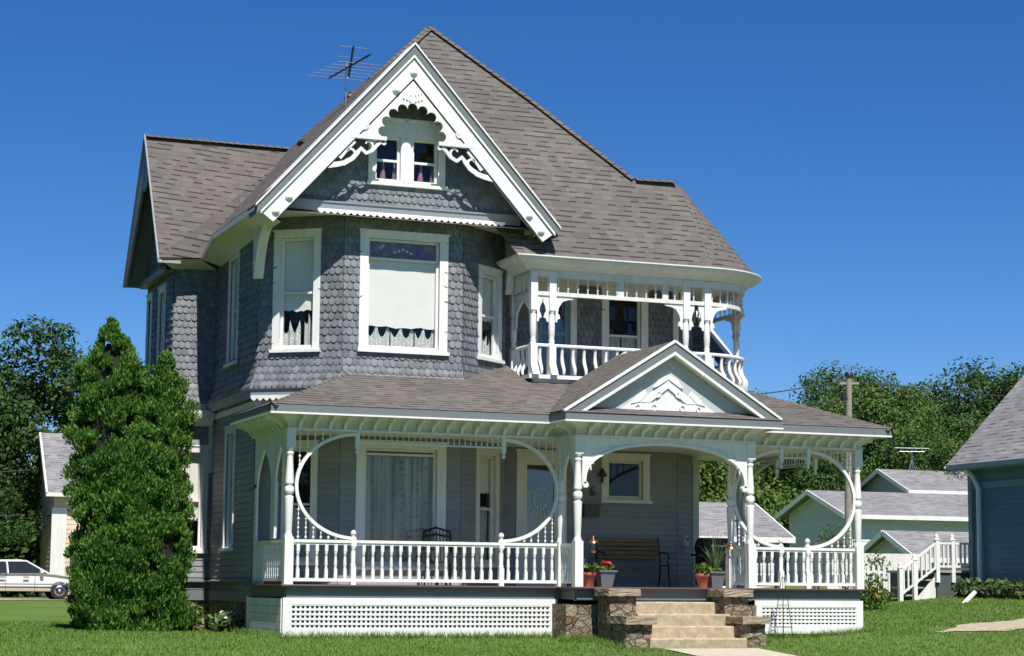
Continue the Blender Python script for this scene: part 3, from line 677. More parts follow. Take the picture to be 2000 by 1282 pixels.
# corner console under the gable foot
mb=MB(); con=[(2.5,5.62),(2.42,5.62),(2.36,5.72),(2.30,5.95),(2.16,6.22),(1.95,6.42),(1.6,6.58),(1.38,6.62),(1.38,6.72),(2.5,6.72)]
mb.prism(con,lambda u,v,t:(t,u,v),-.13,.05); mb.build('corner_console',WHITE2,HOUSE)
mb=MB(); mb.prism([(x,z) for x,z in con],lambda u,v,t:(t,u,v),4.86,5.0); mb.build('corner_console',WHITE2,HOUSE)
# chimney and roof vent
mb=MB(); mb.box(2.20,2.42,4.3,4.56,8.9,9.72); mb.box(2.17,2.45,4.27,4.59,9.72,9.77); mb.lathe((2.31,4.43,9.77),[(.085,0),(.08,.05),(.09,.06),(.09,.08)],12); mb.build('chimney',BRICK,HOUSE)
mb=MB(); mb.box(1.26,1.56,4.3,4.6,8.0,8.70); mb.box(1.22,1.60,4.26,4.64,8.70,8.75); mb.build('roof_vent',paint('dark_flashing',(.07,.055,.045),.8,.2,5),HOUSE)

# ------------------------------------------------------------------ right side gable return seen past the balcony
mb=MB(); zz=lambda y,d:4.93+.70*(y-3.95)-d
roofpoly(mb,[(9.6,3.9,zz(3.9,0)),(10.5,3.9,zz(3.9,0)),(10.5,6.0,zz(6,0)),(9.6,6.0,zz(6,0))]); mb.build('side_roof',ROOF,HOUSE)
mb=MB()
for d0,d1,x0,x1 in ((-.03,.03,10.36,10.52),(.10,.17,10.38,10.46),(.28,.40,10.36,10.42)): mb.prism([(3.85,zz(3.85,d0)),(6,zz(6,d0)),(6,zz(6,d1)),(3.85,zz(3.85,d1))],lambda u,v,t:(t,u,v),x0,x1)
mb.build('side_bargeboard',WHITE,HOUSE)
mb=MB(); mb.prism([(3.88,zz(3.88,.03)),(6,zz(6,.03)),(6,zz(6,.28)),(3.88,zz(3.88,.28))],lambda u,v,t:(t,u,v),10.3,10.37); mb.build('verge_fascia',GREYP,HOUSE)

# ------------------------------------------------------------------ porch
PA=(0,0);PB=(5.05,0);PC=(5.05,-.77);PD=(8.48,-.77);PF=(8.48,0);PE=(11.2,0);PG=(11.2,4.85)
ppath=[(0,2.45),PA,PB,PC,PD,PF,PE,(11.2,4.9)]
fo=offpath(ppath,.13)
mb=MB(); fl=[tuple(p) for p in fo]+[(10.2,4.9),(9.5,4.9),(9.5,3.7),(8.8,3),(4.88,3),(4.88,2.5),(3.65,1.5),(1.33,1.5),(0,2.5)]
mb.poly([(x,y,0) for x,y in fl]); pfl=mb.build('porch_floor',DECKP,HOUSE)
mb=MB(); sweep(mb,ppath,[(.10,-.035),(.135,-.035),(.142,-.015),(.135,.004),(.10,.004)],True); mb.build('floor_nosing',MAROON,pfl)
mb=MB(); sweep(mb,ppath,[(-.03,-.218),(.02,-.218),(.02,-.035),(-.03,-.035)],True); mb.build('floor_fascia',GREYP,pfl)
# ceiling
mb=MB(); mb.poly([(x,y,2.70) for x,y in fl]); mb.build('porch_ceiling',CREAM,HOUSE)
cpath=[(0,2.45),PA,(5.10,0),(5.10,-.74),(8.45,-.74),(8.45,0),PE,(11.2,4.9)]
# cornice
mb=MB(); sweep(mb,ppath,[(-.075,2.64),(.085,2.64),(.085,2.68),(.06,2.68),(.06,2.80),(-.075,2.80)],True); beam=mb.build('porch_beam',WHITE2,HOUSE)
cov=[(.06+.36*(1-math.cos(t)),2.68+.24*math.sin(t)) for t in np.linspace(0,math.pi/2,8)]
mb=MB(); sweep(mb,cpath,cov+[(.46,2.92)]); sweep(mb,cpath,[(.44,2.885),(.485,2.885),(.485,2.915),(.44,2.915)],True); corn=mb.build('porch_cornice',WHITE,HOUSE)
mb=MB(); sweep(mb,cpath,[(.42,2.915),(.472,2.915),(.472,3.04),(.42,3.05)],True); mb.build('eave_fascia',GREYP,corn)
rb=MB(); rp=[(a,z) for a,z in cov]+[(c[0]-.0,c[1]-.055) for c in reversed(cov[3:])]+[(.075,2.70)]
rp=[(.06,2.68)]+[(a,z) for a,z in cov[1:]]+[(.42,2.86)]+[(.06+.27*(1-math.cos(t))+.075,2.66+.155*math.sin(t)) for t in np.linspace(math.pi/2,.1,7)]
rb.prism(rp,lambda u,v,t:(t,-u,v),-.028,.028); ribme=rb.mesh('cornice_rib')
def along(path,i):
    a=np.array(path[i],float); b=np.array(path[i+1],float); d=b-a; l=np.linalg.norm(d); u=d/l; return a,u,l,math.atan2(u[1],u[0])
for i in range(len(cpath)-1):
    a,u,l,ang=along(cpath,i); n=max(1,int(round(l/.262)))
    for k in range(n):
        t=(k+.5)*l/n
        if l<1: t=(k+.5)*l/n
        place(ribme,'cornice_rib',WHITE2,corn,(*(a+u*t),0),ang)
# porch roof
mb=MB(); E=3.05; pz=lambda d:E+.40*d
roofpoly(mb,[(-.48,-.48,E),(11.68,-.48,E),(9.51,1.69,pz(2.17)),(4.95,1.69,pz(2.17)),(4.95,2.6,pz(3.08)),(2.6,2.6,pz(3.08))])
roofpoly(mb,[(-.48,-.48,E),(2.6,2.6,pz(3.08)),(.05,2.6,pz(.53)),(-.48,2.45,E)])
roofpoly(mb,[(11.68,-.48,E),(11.68,4.95,E),(9.51,4.95,pz(2.17)),(9.51,1.69,pz(2.17))])
roofpoly(mb,[(4.61,-1.23,E),(8.94,-1.23,E),(8.2,-.49,pz(.74)),(5.35,-.49,pz(.74))])
roofpoly(mb,[(4.61,-1.23,E),(5.35,-.49,pz(.74)),(5.35,.26,pz(.74)),(4.61,-.48,E)])
roofpoly(mb,[(8.94,-1.23,E),(8.94,-.48,E),(8.2,.26,pz(.74)),(8.2,-.49,pz(.74))])
proof=mb.build('porch_roof',ROOF,HOUSE)
for a_,b_ in (((-.48,-.48,E),(1.52,1.52,pz(2.0))),((11.68,-.48,E),(9.6,1.6,pz(2.08)))): mb=MB(); caps(mb,a_,b_,.1); mb.build('ridge_cap',CAP,proof)
mb=MB(); mb.poly([(1.5,1.44,pz(1.96)+.02),(3.7,1.44,pz(1.96)+.02),(3.7,1.50,pz(1.98)+.06),(1.5,1.50,pz(1.98)+.06)]); mb.build('roof_flashing',GREYP,proof)
# pediment
PX,PZ,PS=6.79,4.42,.62
mb=MB()
for sg in (-1,1):
    xe=PX+sg*2.14; roofpoly(mb,[(PX,-1.14,PZ),(xe,-1.14,PZ-PS*2.14),(xe,1.3,PZ-PS*2.14),(PX,1.46,PZ)])
ped=mb.build('pediment_roof',ROOF,HOUSE)
def pbar(mb,d0,d1,y0,y1,hw=2.2):
    for sg in (-1,1):
        f=lambda x,d:PZ-PS*abs(x-PX)-d; xe=PX+sg*hw
        mb.prism([(PX,f(PX,d0)),(xe,f(xe,d0)),(xe,f(xe,d1)),(PX,f(PX,d1))],lambda u,v,t:(u,t,v),y0,y1)
mb=MB(); pbar(mb,-.012,.035,-1.16,-1.07,2.16); pbar(mb,.20,.26,-1.14,-1.02,1.88); mb.build('pediment_bargeboard',WHITE,ped)
mb=MB(); pbar(mb,.035,.20,-1.135,-1.02,2.07); mb.build('verge_fascia',GREYP,ped)
mb=MB(); mb.prism([(PX-1.85,3.12),(PX+1.85,3.12),(PX,PZ-.2)],lambda u,v,t:(u,t,v),-.92,-.88); mb.build('pediment_wall',paint('pediment_shaded_grey',(.42,.45,.47),.6,.08,3),ped)  # wall grey includes the shade of the pediment overhang
mb=MB()
for sg in (-1,1): mb.poly([(PX,-1.12,PZ-.24),(PX+sg*1.86,-1.12,PZ-.24-PS*1.86),(PX+sg*1.86,-.90,PZ-.24-PS*1.86),(PX,-.90,PZ-.24)])
mb.build('pediment_soffit',CREAM,ped)
mb=MB(); F=lambda u,v,t:(6.79+u,t+.06,v)
def op(pts,t0,t1): mb.prism([(u-.05,z) for u,z in pts],F,t0,t1)
b0=3.17
op([(-.98,b0-.03),(.98,b0-.03),(.72,b0+.13),(-.72,b0+.13)],-1.0,-.975)
for sg in (-1,1):
    op([(sg*.62,b0+.13),(sg*.50,b0+.30),(sg*.40,b0+.26),(sg*.05,b0+.50),(0,b0+.56) if sg<0 else (0,b0+.56),(sg*.0,b0+.40),(sg*.36,b0+.13)],-1.01,-.975)
    op([(sg*.74,b0+.10),(sg*.60,b0+.26),(sg*.46,b0+.36),(sg*.42,b0+.28),(sg*.58,b0+.13)],-1.02,-.975)
    op([(sg*.30,b0+.40),(sg*.20,b0+.54),(sg*.10,b0+.60),(0,b0+.64),(0,b0+.56),(sg*.22,b0+.42)],-1.025,-.975)
op([(-.26,b0+.13),(.26,b0+.13),(0,b0+.33)],-1.0,-.975)
for sg in (-1,1):
    for (cu,cz2,k0) in ((.30,b0+.06,1.0),(.62,b0+.05,.8),(.20,b0+.30,.7)):
        sp=[(6.74+sg*(cu+(.012+.016*t*k0)*math.cos(t)),cz2+(.012+.016*t*k0)*math.sin(t)) for t in np.linspace(0,5.2,16)]
        ribbon(mb,sp,.016,.024,-.965,-.93)
mb.build('pediment_ornament',WHITE,ped)

# turned posts
def post(hrail,zt,r=.078,blk=.30):
    m=MB(); m.box(-r,r,-r,r,0,hrail+.03); z0=hrail+.03; z1=zt-blk
    mid=z0+(z1-z0)*.52
    prof=[(r*.95,z0),(r*.9,z0+.03),(r*.72,z0+.07),(r*.74,z0+.1),(r*.98,mid-.13),(r*.98,mid-.11),(r*.62,mid-.09),(r*.66,mid-.075),(r*.98,mid-.055),(r*1.08,mid),(r*.98,mid+.055),(r*.66,mid+.075),(r*.66,mid+.09),(r*.98,mid+.11),(r*.98,mid+.13),(r*.66,z1-.16),(r*.68,z1-.13),(r*.86,z1-.11),(r*.86,z1-.085),(r*.6,z1-.07),(r*.6,z1-.05),(r*.98,z1-.03),(r*.98,z1)]
    m.lathe((0,0,0),prof,14); m.box(-r,r,-r,r,z1,zt); return m.mesh('porch_post')
PM=post(.78,2.645)
for p in (PA,PB,PC,PD,PF,PE,PG): place(PM,'porch_post',WHITE,HOUSE,(*p,0))
def balme(h,r=.028):
    m=MB(); m.box(-r,r,-r,r,0,h*.27); m.box(-r,r,-r,r,h*.80,h)
    m.lathe((0,0,0),[(r*.9,h*.27),(r*1.15,h*.29),(r*.75,h*.31),(r*.8,h*.33),(r*1.12,h*.42),(r*.85,h*.62),(r*.7,h*.7),(r*1.1,h*.72),(r*.8,h*.745),(r*1.1,h*.77),(r*.95,h*.80)],10)
    return m.mesh('baluster')
BAL=balme(.58)
nm=MB(); r=.045
nm.box(-r,r,-r,r,0,.32); nm.lathe((0,0,0),[(r,.32),(r*1.1,.35),(r*.8,.38),(r*.95,.56),(r*.7,.62),(r*1.1,.645),(r*.8,.66)],12); nm.box(-r,r,-r,r,.66,.79)
nm.lathe((0,0,.79),[(r*1.15,0),(r*.9,.03),(r*.5,.05),(r*.9,.07),(r*1.15,.10),(r*.95,.13),(r*.3,.155)],12); NEW=nm.mesh('newel')
def railing(p0,p1,newels=(),pitch=.168,gap=.09):
    a=np.array(p0,float); b=np.array(p1,float); l=np.linalg.norm(b-a); u=(b-a)/l; ang=math.atan2(u[1],u[0])
    m=MB(); A=a+u*gap; B_=b-u*gap
    m.bar((*A,.745),(*B_,.745),.085,.05); m.bar((*A,.705),(*B_,.705),.045,.04)
    ra=m.build('railing',WHITE,HOUSE)
    m=MB(); m.bar((*A,.085),(*B_,.085),.06,.055); m.build('bottom_rail',WHITE,ra)
    n=int(round((l-2*gap)/pitch))
    for k in range(n):
        t=gap+(k+.5)*(l-2*gap)/n
        if any(abs(t-q)<.07 for q in newels): continue
        place(BAL,'baluster',WHITE,ra,(*(a+u*t),.11),ang)
    for q in newels: place(NEW,'newel',WHITE,ra,(*(a+u*q),0),ang)
    return ra
def beads(m,p,z0,z1):
    z=z0; k=0; step=.078
    m.tube([(p[0],p[1],z0),(p[0],p[1],z1)],.008,6)
    while z<z1-.02:
        m.ball((p[0],p[1],z+.03),.023 if k%2==0 else .016,8); z+=step; k+=1
def circle_frame(p0,p1,x1,x2,rad,zc=1.70,rz=.90,pend=.27,gap=.07):
    a=np.array(p0,float); b=np.array(p1,float); l=np.linalg.norm(b-a); u=(b-a)/l; ang=math.atan2(u[1],u[0])
    P=lambda t,z,o=0:(a[0]+u[0]*t+u[1]*o,a[1]+u[1]*t-u[0]*o,z)
    m=MB(); m.bar(P(x1,2.46),P(x2,2.46),.03,.03); fr=m.build('circle_frame',WHITE2,HOUSE)
    for c,sg,rr in ((x1,-1,rad[0]),(x2,1,rad[1])):
        m=MB(); pts=[(c+sg*rr*math.sin(t),zc+rz*math.cos(t)) for t in np.linspace(0,math.pi,33)]
        top=[];bot=[];n=len(pts)
        for i,p in enumerate(pts):
            q0=np.array(pts[max(i-1,0)]);q1=np.array(pts[min(i+1,n-1)]);d=q1-q0;d/=np.linalg.norm(d);nn=np.array((-d[1],d[0]))
            top.append(tuple(np.array(p)+nn*.028));bot.append(tuple(np.array(p)-nn*.028))
        m.strip(top,bot,lambda t,z,o:P(t,z,o),.03,-.03); m.build('frame_arc',WHITE,fr)
    for c in (x1,x2):
        m=MB(); q=P(c,0); m.lathe((q[0],q[1],2.64-pend),[(.012,-.11),(.034,-.09),(.036,-.06),(.02,-.035),(.04,-.015),(.03,0)],10)
        m.hull8([P(c-.036,2.64-pend,.036),P(c+.036,2.64-pend,.036),P(c+.036,2.64-pend,-.036),P(c-.036,2.64-pend,-.036),P(c-.036,2.65,.036),P(c+.036,2.65,.036),P(c+.036,2.65,-.036),P(c-.036,2.65,-.036)])
        m.build('pendant',WHITE,fr)
    m=MB(); n=int((x2-x1)/.105)
    for k in range(1,n):
        q=P(x1+(x2-x1)*k/n,0); beads(m,q,2.48,2.63)
    m.build('spindle_frieze',WHITE2,fr)
    for c,sg,rr in ((x1,-1,rad[0]),(x2,1,rad[1])):
        edge=(c-gap) if sg<0 else (l-c-gap)
        k=0
        while True:
            d=edge-.10-.135*k; k+=1
            if d<.30: break
            s=min(d/rr,1.0); h=.0 if s>.995 else rz*math.sqrt(1-s*s)
            q=P(c+sg*d,0)
            if zc+h+.05<2.62: m=MB(); beads(m,q,zc+h+.04,2.63); m.build('bead_spindle',WHITE,fr)
            if zc-h-.05>.80: m=MB(); beads(m,q,.78,zc-h-.04); m.build('bead_spindle',WHITE,fr)
    return fr
circle_frame(PA,PB,1.20,3.93,(1.08,1.04))
circle_frame(PF,PE,1.07,1.65,(1.0,.99),zc=1.68,rz=.90)
circle_frame(PE,PG,1.6,3.2,(1.5,1.5))
railing(PA,PB,(1.16,3.90)); railing(PB,PC,(),.13); railing(PD,PF,(),.14); railing(PF,PE,(1.05,1.62),.165); railing(PE,(11.2,4.85),(1.6,3.2),.17)
# entry arch spandrel
mb=MB(); top=[];bot=[]; x0,x1=5.05+.075,8.48-.075; c=(x0+x1)/2; aw=(x1-x0)/2-.04
top.append((x0,2.645)); bot.append((x0,1.82))
for i in range(41):
    t=math.pi*(1-i/40); x=c+aw*math.cos(t); z=1.82+.745*max(math.sin(t),0)**.72; top.append((x,2.645)); bot.append((x,z))
top.append((x1,2.645)); bot.append((x1,1.82))
mb.strip(top,bot,lambda u,v,t:(u,t,v),-.80,-.75)
ea=mb.build('entry_arch',WHITE,HOUSE)
mb=MB()
pts=[(c+(aw+.0)*math.cos(t),1.82+.745*max(math.sin(t),0)**.72) for t in np.linspace(math.pi,0,49)]
ribbon(mb,pts,.05,.05,-.825,-.725)
for sg in (-1,1):
    mb.lathe((c+sg*(aw-.02),-.825,1.80),[(.055,0),(.055,.10)],12,ax=(0,1,0))
    for k in range(3):
        sp=[(c+sg*(aw-.10-.05*k+.02*math.cos(t)),2.10+.11*k+.05*math.sin(t)) for t in np.linspace(0,4,9)]
        ribbon(mb,sp,.025,.02,-.815,-.79)
mb.build('arch_moulding',WHITE,ea)
mb=MB(); pts=[(c+aw*1.16*math.cos(t),1.98+.60*max(math.sin(t),0)**.8) for t in np.linspace(2.4,.74,25)]
ribbon(mb,pts,.012,.012,-.81,-.795); mb.build('arch_bead',WHITE2,ea)
# narrow arched side panels (left end of the porch, and the returns beside the steps)
def side_arch(p0,p1,zs,za,wid,lower=0.0,post_w=.0):
    w=Wall(p0,p1); m=MB(); a,b=wid,w.L-wid; cc=(a+b)/2; top=[(0,2.645)];bot=[(0,zs-.02)]
    for i in range(25):
        t=i/24; x=a+(b-a)*t; s=1-abs(2*t-1); z=zs+(za-zs)*(s**.55); top.append((x,2.645)); bot.append((x,z))
    top.append((w.L,2.645));bot.append((w.L,zs-.02)); m.strip(top,bot,lambda u,v,t:w.P(u,v,t),.02,-.02)
    return m,w
m,w=side_arch((0,2.40),(0,1.02),1.75,2.42,.16); w.box(m,0,.16,.0,1.8,-.02,.02); w.box(m,w.L-.14,w.L,.8,1.8,-.03,.03); m.build('side_arch',WHITE2,HOUSE)
m,w=side_arch((0,1.02),(0,.08),1.75,2.42,.10); w.box(m,0,.14,.8,1.8,-.03,.03); m.build('side_arch',WHITE2,HOUSE)
m,w=side_arch((5.05,-.08),(5.05,-.69),1.9,2.35,.06); m.build('side_arch',WHITE2,HOUSE)
m,w=side_arch((8.48,-.69),(8.48,-.08),1.9,2.35,.06); m.build('side_arch',WHITE2,HOUSE)
railing((0,2.35),PA,(),.145)
mb=MB(); w=Wall((0,2.42),(0,1.7))
for k in range(6): w.box(mb,k*.12,k*.12+.117,.0,.70,-.02,.012+.004*(k%2))
mb.build('panelled_screen',WHITE2,HOUSE)
# lattice skirts
def lattice(p0,p1,zt,zb,side=.15,solid=False):
    w=Wall(p0,p1); m=MB(); topb,botb=.12,.155
    w.box(m,0,w.L,zt-topb,zt,-.0,.035); w.box(m,0,w.L,zb,zb+botb,0,.035); w.box(m,0,side,zb+botb,zt-topb,0,.035); w.box(m,w.L-side,w.L,zb+botb,zt-topb,0,.035)
    fr=m.build('lattice_panel',WHITE,HOUSE); m=MB(); n=int(round((w.L-2*side)/.0835)); p=(w.L-2*side)/n
    for k in range(n+1): u=side+k*p; w.box(m,u-.0185,u+.0185,zb+botb-.01,zt-topb+.01,.006,.018)
    rows=5; hh=(zt-topb)-(zb+botb); q=hh/rows
    for k in range(rows+1): z=zb+botb+k*q; w.box(m,side-.01,w.L-side+.01,z-.0195,z+.0195,.0175,.0285)
    m.build('lattice',WHITE,fr); return fr
lattice((-.085,-.03),(4.97,-.03),-.22,-.90); lattice((8.94,-.03),(11.25,-.03),-.22,-.835); lattice((11.22,0),(11.22,4.8),-.22,-.80)
w=Wall((-.085,2.4),(-.085,0.0)); m=MB(); z=-.9
while z<-.23: w.box(m,0,w.L,z,z+.128,0,.02); z+=.134
w.box(m,0,.1,-.9,-.22,.02,.035); m.build('skirt_panel',WHITE2,HOUSE)
# stonework under the entrance and beam
mb=MB(); 
for (x0,x1) in ((4.86,5.62),(8.0,8.62)): mb=MB(); mb.box(x0,x1,-.72,.3,-1.25,-.30); mb.build('stone_pier',STONE,HOUSE)
mb=MB(); mb.box(5.0,8.5,-.76,-.70,-.24,-.09); mb.build('entry_beam',GREYP,HOUSE)
UNDERDARK=paint('painted_void_shade',(.025,.02,.015),.95,.3,4)
mb=MB(); mb.poly([(0,.1,-.86),(11.1,.1,-.78),(11.1,3,-.75),(0,3,-.86)]); mb.poly([(0,.75,-1),(11.1,.75,-1),(11.1,.75,-.03),(0,.75,-.03)]); mb.box(5.6,8.2,-.6,-.5,-1.2,-.24); mb.build('underfloor_shade_backing',UNDERDARK,HOUSE)  # near-black sheets paint in the shade behind the lattice

# ------------------------------------------------------------------ balcony
barc=[(8.7+1.3*math.sin(t),2.65-1.15*math.cos(t)) for t in np.linspace(0,math.pi/2,11)]
bpth=[(5.08,2.6),(5.08,1.5),(8.7,1.5)]+barc[1:]+[(10.0,4.9)]
mb=MB(); fo=offpath(bpth,.10); fl2=[tuple(p) for p in fo]+[(9.5,4.9),(9.5,3.7),(8.8,3.0),(4.88,3.0),(4.88,2.6)]
mb.poly([(x,y,3.97) for x,y in fl2]); bfl=mb.build('balcony_floor',DECKP,HOUSE)
mb=MB(); sweep(mb,bpth,[(.0,3.90),(.115,3.90),(.115,3.975),(0,3.975)],True); mb.build('floor_edge',WHITE,bfl)
mb=MB(); sweep(mb,bpth[1:],[(-.2,3.66),(.04,3.66),(.04,3.73),(.02,3.75),(.02,3.9),(-.2,3.9)],True); mb.build('balcony_skirt',WHITE2,bfl)
mb=MB(); mb.poly([(x,y,5.985) for x,y in fl2]); mb.build('balcony_ceiling',CREAM,HOUSE)
mb=MB(); sweep(mb,bpth,[(-.06,5.86),(.055,5.86),(.055,5.98),(-.06,5.98)],True); sweep(mb,bpth,[(-.035,5.50),(.04,5.50),(.04,5.575),(-.035,5.575)],True); bfr=mb.build('balcony_frieze',WHITE2,HOUSE)
ep=[(4.6,2.3),(4.6,1.1),(8.7,1.1)]
eave=[(5.0,2.25),(5.0,1.5),(8.7,1.5)]+barc[1:]+[(10.0,4.9)]
mb=MB(); sweep(mb,eave,[(.03,5.96),(.12,6.0),(.17,6.06),(.30,6.10),(.36,6.14),(.40,6.19)]); sweep(mb,eave,[(.40,6.19),(.40,6.215),(.05,6.215)]); mb.build('balcony_cornice',WHITE2,HOUSE)
BP=MB(); r=.07
def bpost():
    m=MB(); h=.60
    m.hull8([(-r,-r-.13,0),(r,-r-.13,0),(r,r,0),(-r,r,0),(-r,-r,.22),(r,-r,.22),(r,r,.22),(-r,r,.22)]); m.box(-r,r,-r,r,.22,h)
    m.lathe((0,0,0),[(r*.95,h),(r*.7,h+.04),(r*.9,h+.07),(r*.62,h+.10),(r*.78,h+.14),(r*.92,h+.3),(r*.80,1.16),(r*.6,1.19),(r*.9,1.215),(r*.9,1.24)],12)
    m.box(-r,r,-r,r,1.24,1.99); return m.mesh('balcony_post')
BPM=bpost()
for (x,y,a) in ((5.08,1.5,0),(5.46,1.5,0),(8.29,1.5,0),(8.75,1.5,0),(10.0,2.65,math.pi/2)): place(BPM,'balcony_post',WHITE,HOUSE,(x,y,3.97),a)
place(BPM,'balcony_post',WHITE2,HOUSE,(5.08,2.52,3.97),-math.pi/2)
# post brackets
bk=MB(); pl=[(0,0),(0,-.50),(.035,-.50),(.05,-.44),(.10,-.43),(.085,-.36),(.05,-.33),(.07,-.22),(.15,-.10),(.26,-.06),(.36,-.05),(.40,0)]
bk.prism(pl,lambda u,v,t:(u,t,v),-.016,.016); BKM=bk.mesh('post_bracket')
bs=MB(); pl=[(0,0),(0,-.50),(.035,-.50),(.05,-.44),(.10,-.42),(.075,-.34),(.05,-.3),(.07,-.2),(.11,-.12),(.12,0)]
bs.prism(pl,lambda u,v,t:(u,t,v),-.016,.016); BSM=bs.mesh('post_bracket')
for (me,x,y,a) in ((BSM,5.15,1.5,0),(BSM,5.39,1.5,math.pi),(BKM,5.53,1.5,0),(BKM,8.22,1.5,math.pi),(BSM,8.36,1.5,0),(BSM,8.68,1.5,math.pi),(BKM,8.82,1.5,.12),(BKM,10.0,2.58,-math.pi/2-.12),(BKM,10.0,2.72,math.pi/2)):
    place(me,'post_bracket',WHITE,bfr,(x,y,5.50),a)
m,w=side_arch((5.08,2.46),(5.08,1.58),5.0,5.42,.12)
m=MB(); w=Wall((5.08,2.45),(5.08,1.57)); top=[];bot=[]
for i in range(25):
    t=i/24; s=1-abs(2*t-1); top.append((w.L*t,5.50)); bot.append((w.L*t,5.0+.45*(s**.5) if .12<t<.88 else 4.95))
m.strip(top,bot,lambda u,v,t:w.P(u,v,t),.02,-.02)
w.box(m,0,w.L,5.575,5.62,-.02,.02); 
for k in range(5): w.box(m,k*w.L/4-.05,k*w.L/4+.05,5.6,5.86,-.02,.02)
m.build('side_arch',WHITE2,HOUSE)
# frieze spindles and bulged balusters along the balcony path
sm=MB(); sm.lathe((0,0,5.575),[(.014,0),(.014,.06),(.026,.09),(.014,.13),(.026,.17),(.014,.2),(.014,.285)],8); SPM=sm.mesh('frieze_spindle')
def belly(h=.52):
    m=MB(); pts=[];rs=[]
    for i in range(13):
        t=i/12; o=.10*math.exp(-((t-.12)/.26)**2)-.02*math.sin(t*math.pi); pts.append((0,-o,t*h)); rs.append(.027+.010*math.sin(math.pi*t)*(1 if t<.6 else .5))
    m.tube(pts,rs,9); return m.mesh('belly_baluster')
BEL=belly()
brl=MB(); rp_=[p for p in bpth]
sweep(brl,rp_,[(-.05,4.52),(.05,4.52),(.055,4.545),(.03,4.575),(-.03,4.575),(-.055,4.545)],True); BR=brl.build('balcony_railing',WHITE,HOUSE)
def walk(path,pitch,start=.1,end=.1):
    pts=[np.array(p,float) for p in path]; seg=[np.linalg.norm(pts[i+1]-pts[i]) for i in range(len(pts)-1)]; tot=sum(seg); n=int((tot-start-end)/pitch); res=[]
    for k in range(n+1):
        d=start+k*(tot-start-end)/n; i=0
        while i<len(seg)-1 and d>seg[i]: d-=seg[i]; i+=1
        u=(pts[i+1]-pts[i])/seg[i]; res.append((pts[i]+u*d,math.atan2(u[1],u[0])))
    return res
posts2=[np.array(p) for p in ((5.08,1.5),(5.46,1.5),(8.29,1.5),(8.75,1.5),(10.0,2.65))]
def clear(p,d=.10): return all(np.linalg.norm(p-q)>d for q in posts2)
for p,a in walk(bpth,.225): 
    if clear(p): place(BEL,'baluster',WHITE,BR,(*p,4.0),a)
for p,a in walk(bpth[1:],.20):
    if clear(p): place(SPM,'frieze_spindle',WHITE2,bfr,(*p,0),a)
# broad frieze mullions
for x in (6.9,7.85): mb=MB(); mb.box(x-.06,x+.06,1.48,1.53,5.57,5.87); mb.build('frieze_block',WHITE2,bfr)
# raking flashing where the pediment roof meets the balcony
mb=MB(); mb.bar((6.95,1.36,4.47),(5.95,1.36,3.86),.05,.10,up=(0,-1,0)); mb.build('raking_trim',WHITE,BR)

# ------------------------------------------------------------------ front steps (own thing)
ST=empty('front_steps',(6.75,-1.4,-1.0),'worn tan concrete front steps between low rubble stone cheek piers','steps')
for k,(z,y0,y1,x0,x1) in enumerate(((-.25,-1.15,-.78,5.90,7.66),(-.455,-1.48,-1.15,5.90,7.70),(-.66,-1.80,-1.48,5.88,7.70),(-.86,-2.14,-1.80,5.82,7.68))):
    m=MB(); n=24; top=[];front=[]
    xs_=np.linspace(x0,x1,n); jig=[random.uniform(-.008,.008) for _ in xs_]; jz=[random.uniform(-.008,.004) for _ in xs_]
    A_=[(x,y0+j,z-.02+q) for x,j,q in zip(xs_,jig,jz)]; A2=[(x,y0+j+.02,z+q) for x,j,q in zip(xs_,jig,jz)]; B_=[(x,y1+.02,z) for x in xs_]; C_=[(x,y0+.012+j*.5,z-.25) for x,j in zip(xs_,jig)]
    for i in range(n-1):
        m.poly([C_[i],C_[i+1],A_[i+1],A_[i]]); m.poly([A_[i],A_[i+1],A2[i+1],A2[i]]); m.poly([A2[i],A2[i+1],B_[i+1],B_[i]])
    m.poly([C_[0],A_[0],A2[0],B_[0],(x0,y1,z-.25)]); m.poly([C_[-1],A_[-1],A2[-1],B_[-1],(x1,y1,z-.25)])
    m.build('step',CONC,ST)
def rough_block(m,x0,x1,y0,y1,z0,z1,j=.02,n=5):
    def J(p): return tuple(c+random.uniform(-j,j) for c in p)
    import itertools
    c={}
    def V(i,k,l):
        key=(i,k,l)
        if key not in c: c[key]=J((x0+(x1-x0)*i/n,y0+(y1-y0)*k/n,z0+(z1-z0)*l/n))
        return c[key]
    for i in range(n):
        for k in range(n):
            for fx in (0,n): m.poly([V(fx,i,k),V(fx,i+1,k),V(fx,i+1,k+1),V(fx,i,k+1)])
            for fy in (0,n): m.poly([V(i,fy,k),V(i+1,fy,k),V(i+1,fy,k+1),V(i,fy,k+1)])
            for fz in (0,n): m.poly([V(i,k,fz),V(i+1,k,fz),V(i+1,k+1,fz),V(i,k+1,fz)])
for (x0,x1) in ((5.37,5.90),(7.60,8.10)):
    m=MB(); rough_block(m,x0+.03,x1-.02,-1.42,-.85,-1.2,-.13,.015); rough_block(m,x0+.05,x1,-2.02,-1.40,-1.25,-.60,.015); p=m.build('cheek_pier',STONE,ST)
    m=MB(); rough_block(m,x0-.05,x1+.03,-1.52,-.86,-.15,-.025,.008); m.build('cap_stone',CAPST,p); m=MB(); rough_block(m,x0-.0,x1+.05,-2.14,-1.42,-.62,-.49,.008); m.build('cap_stone',CAPST,p)

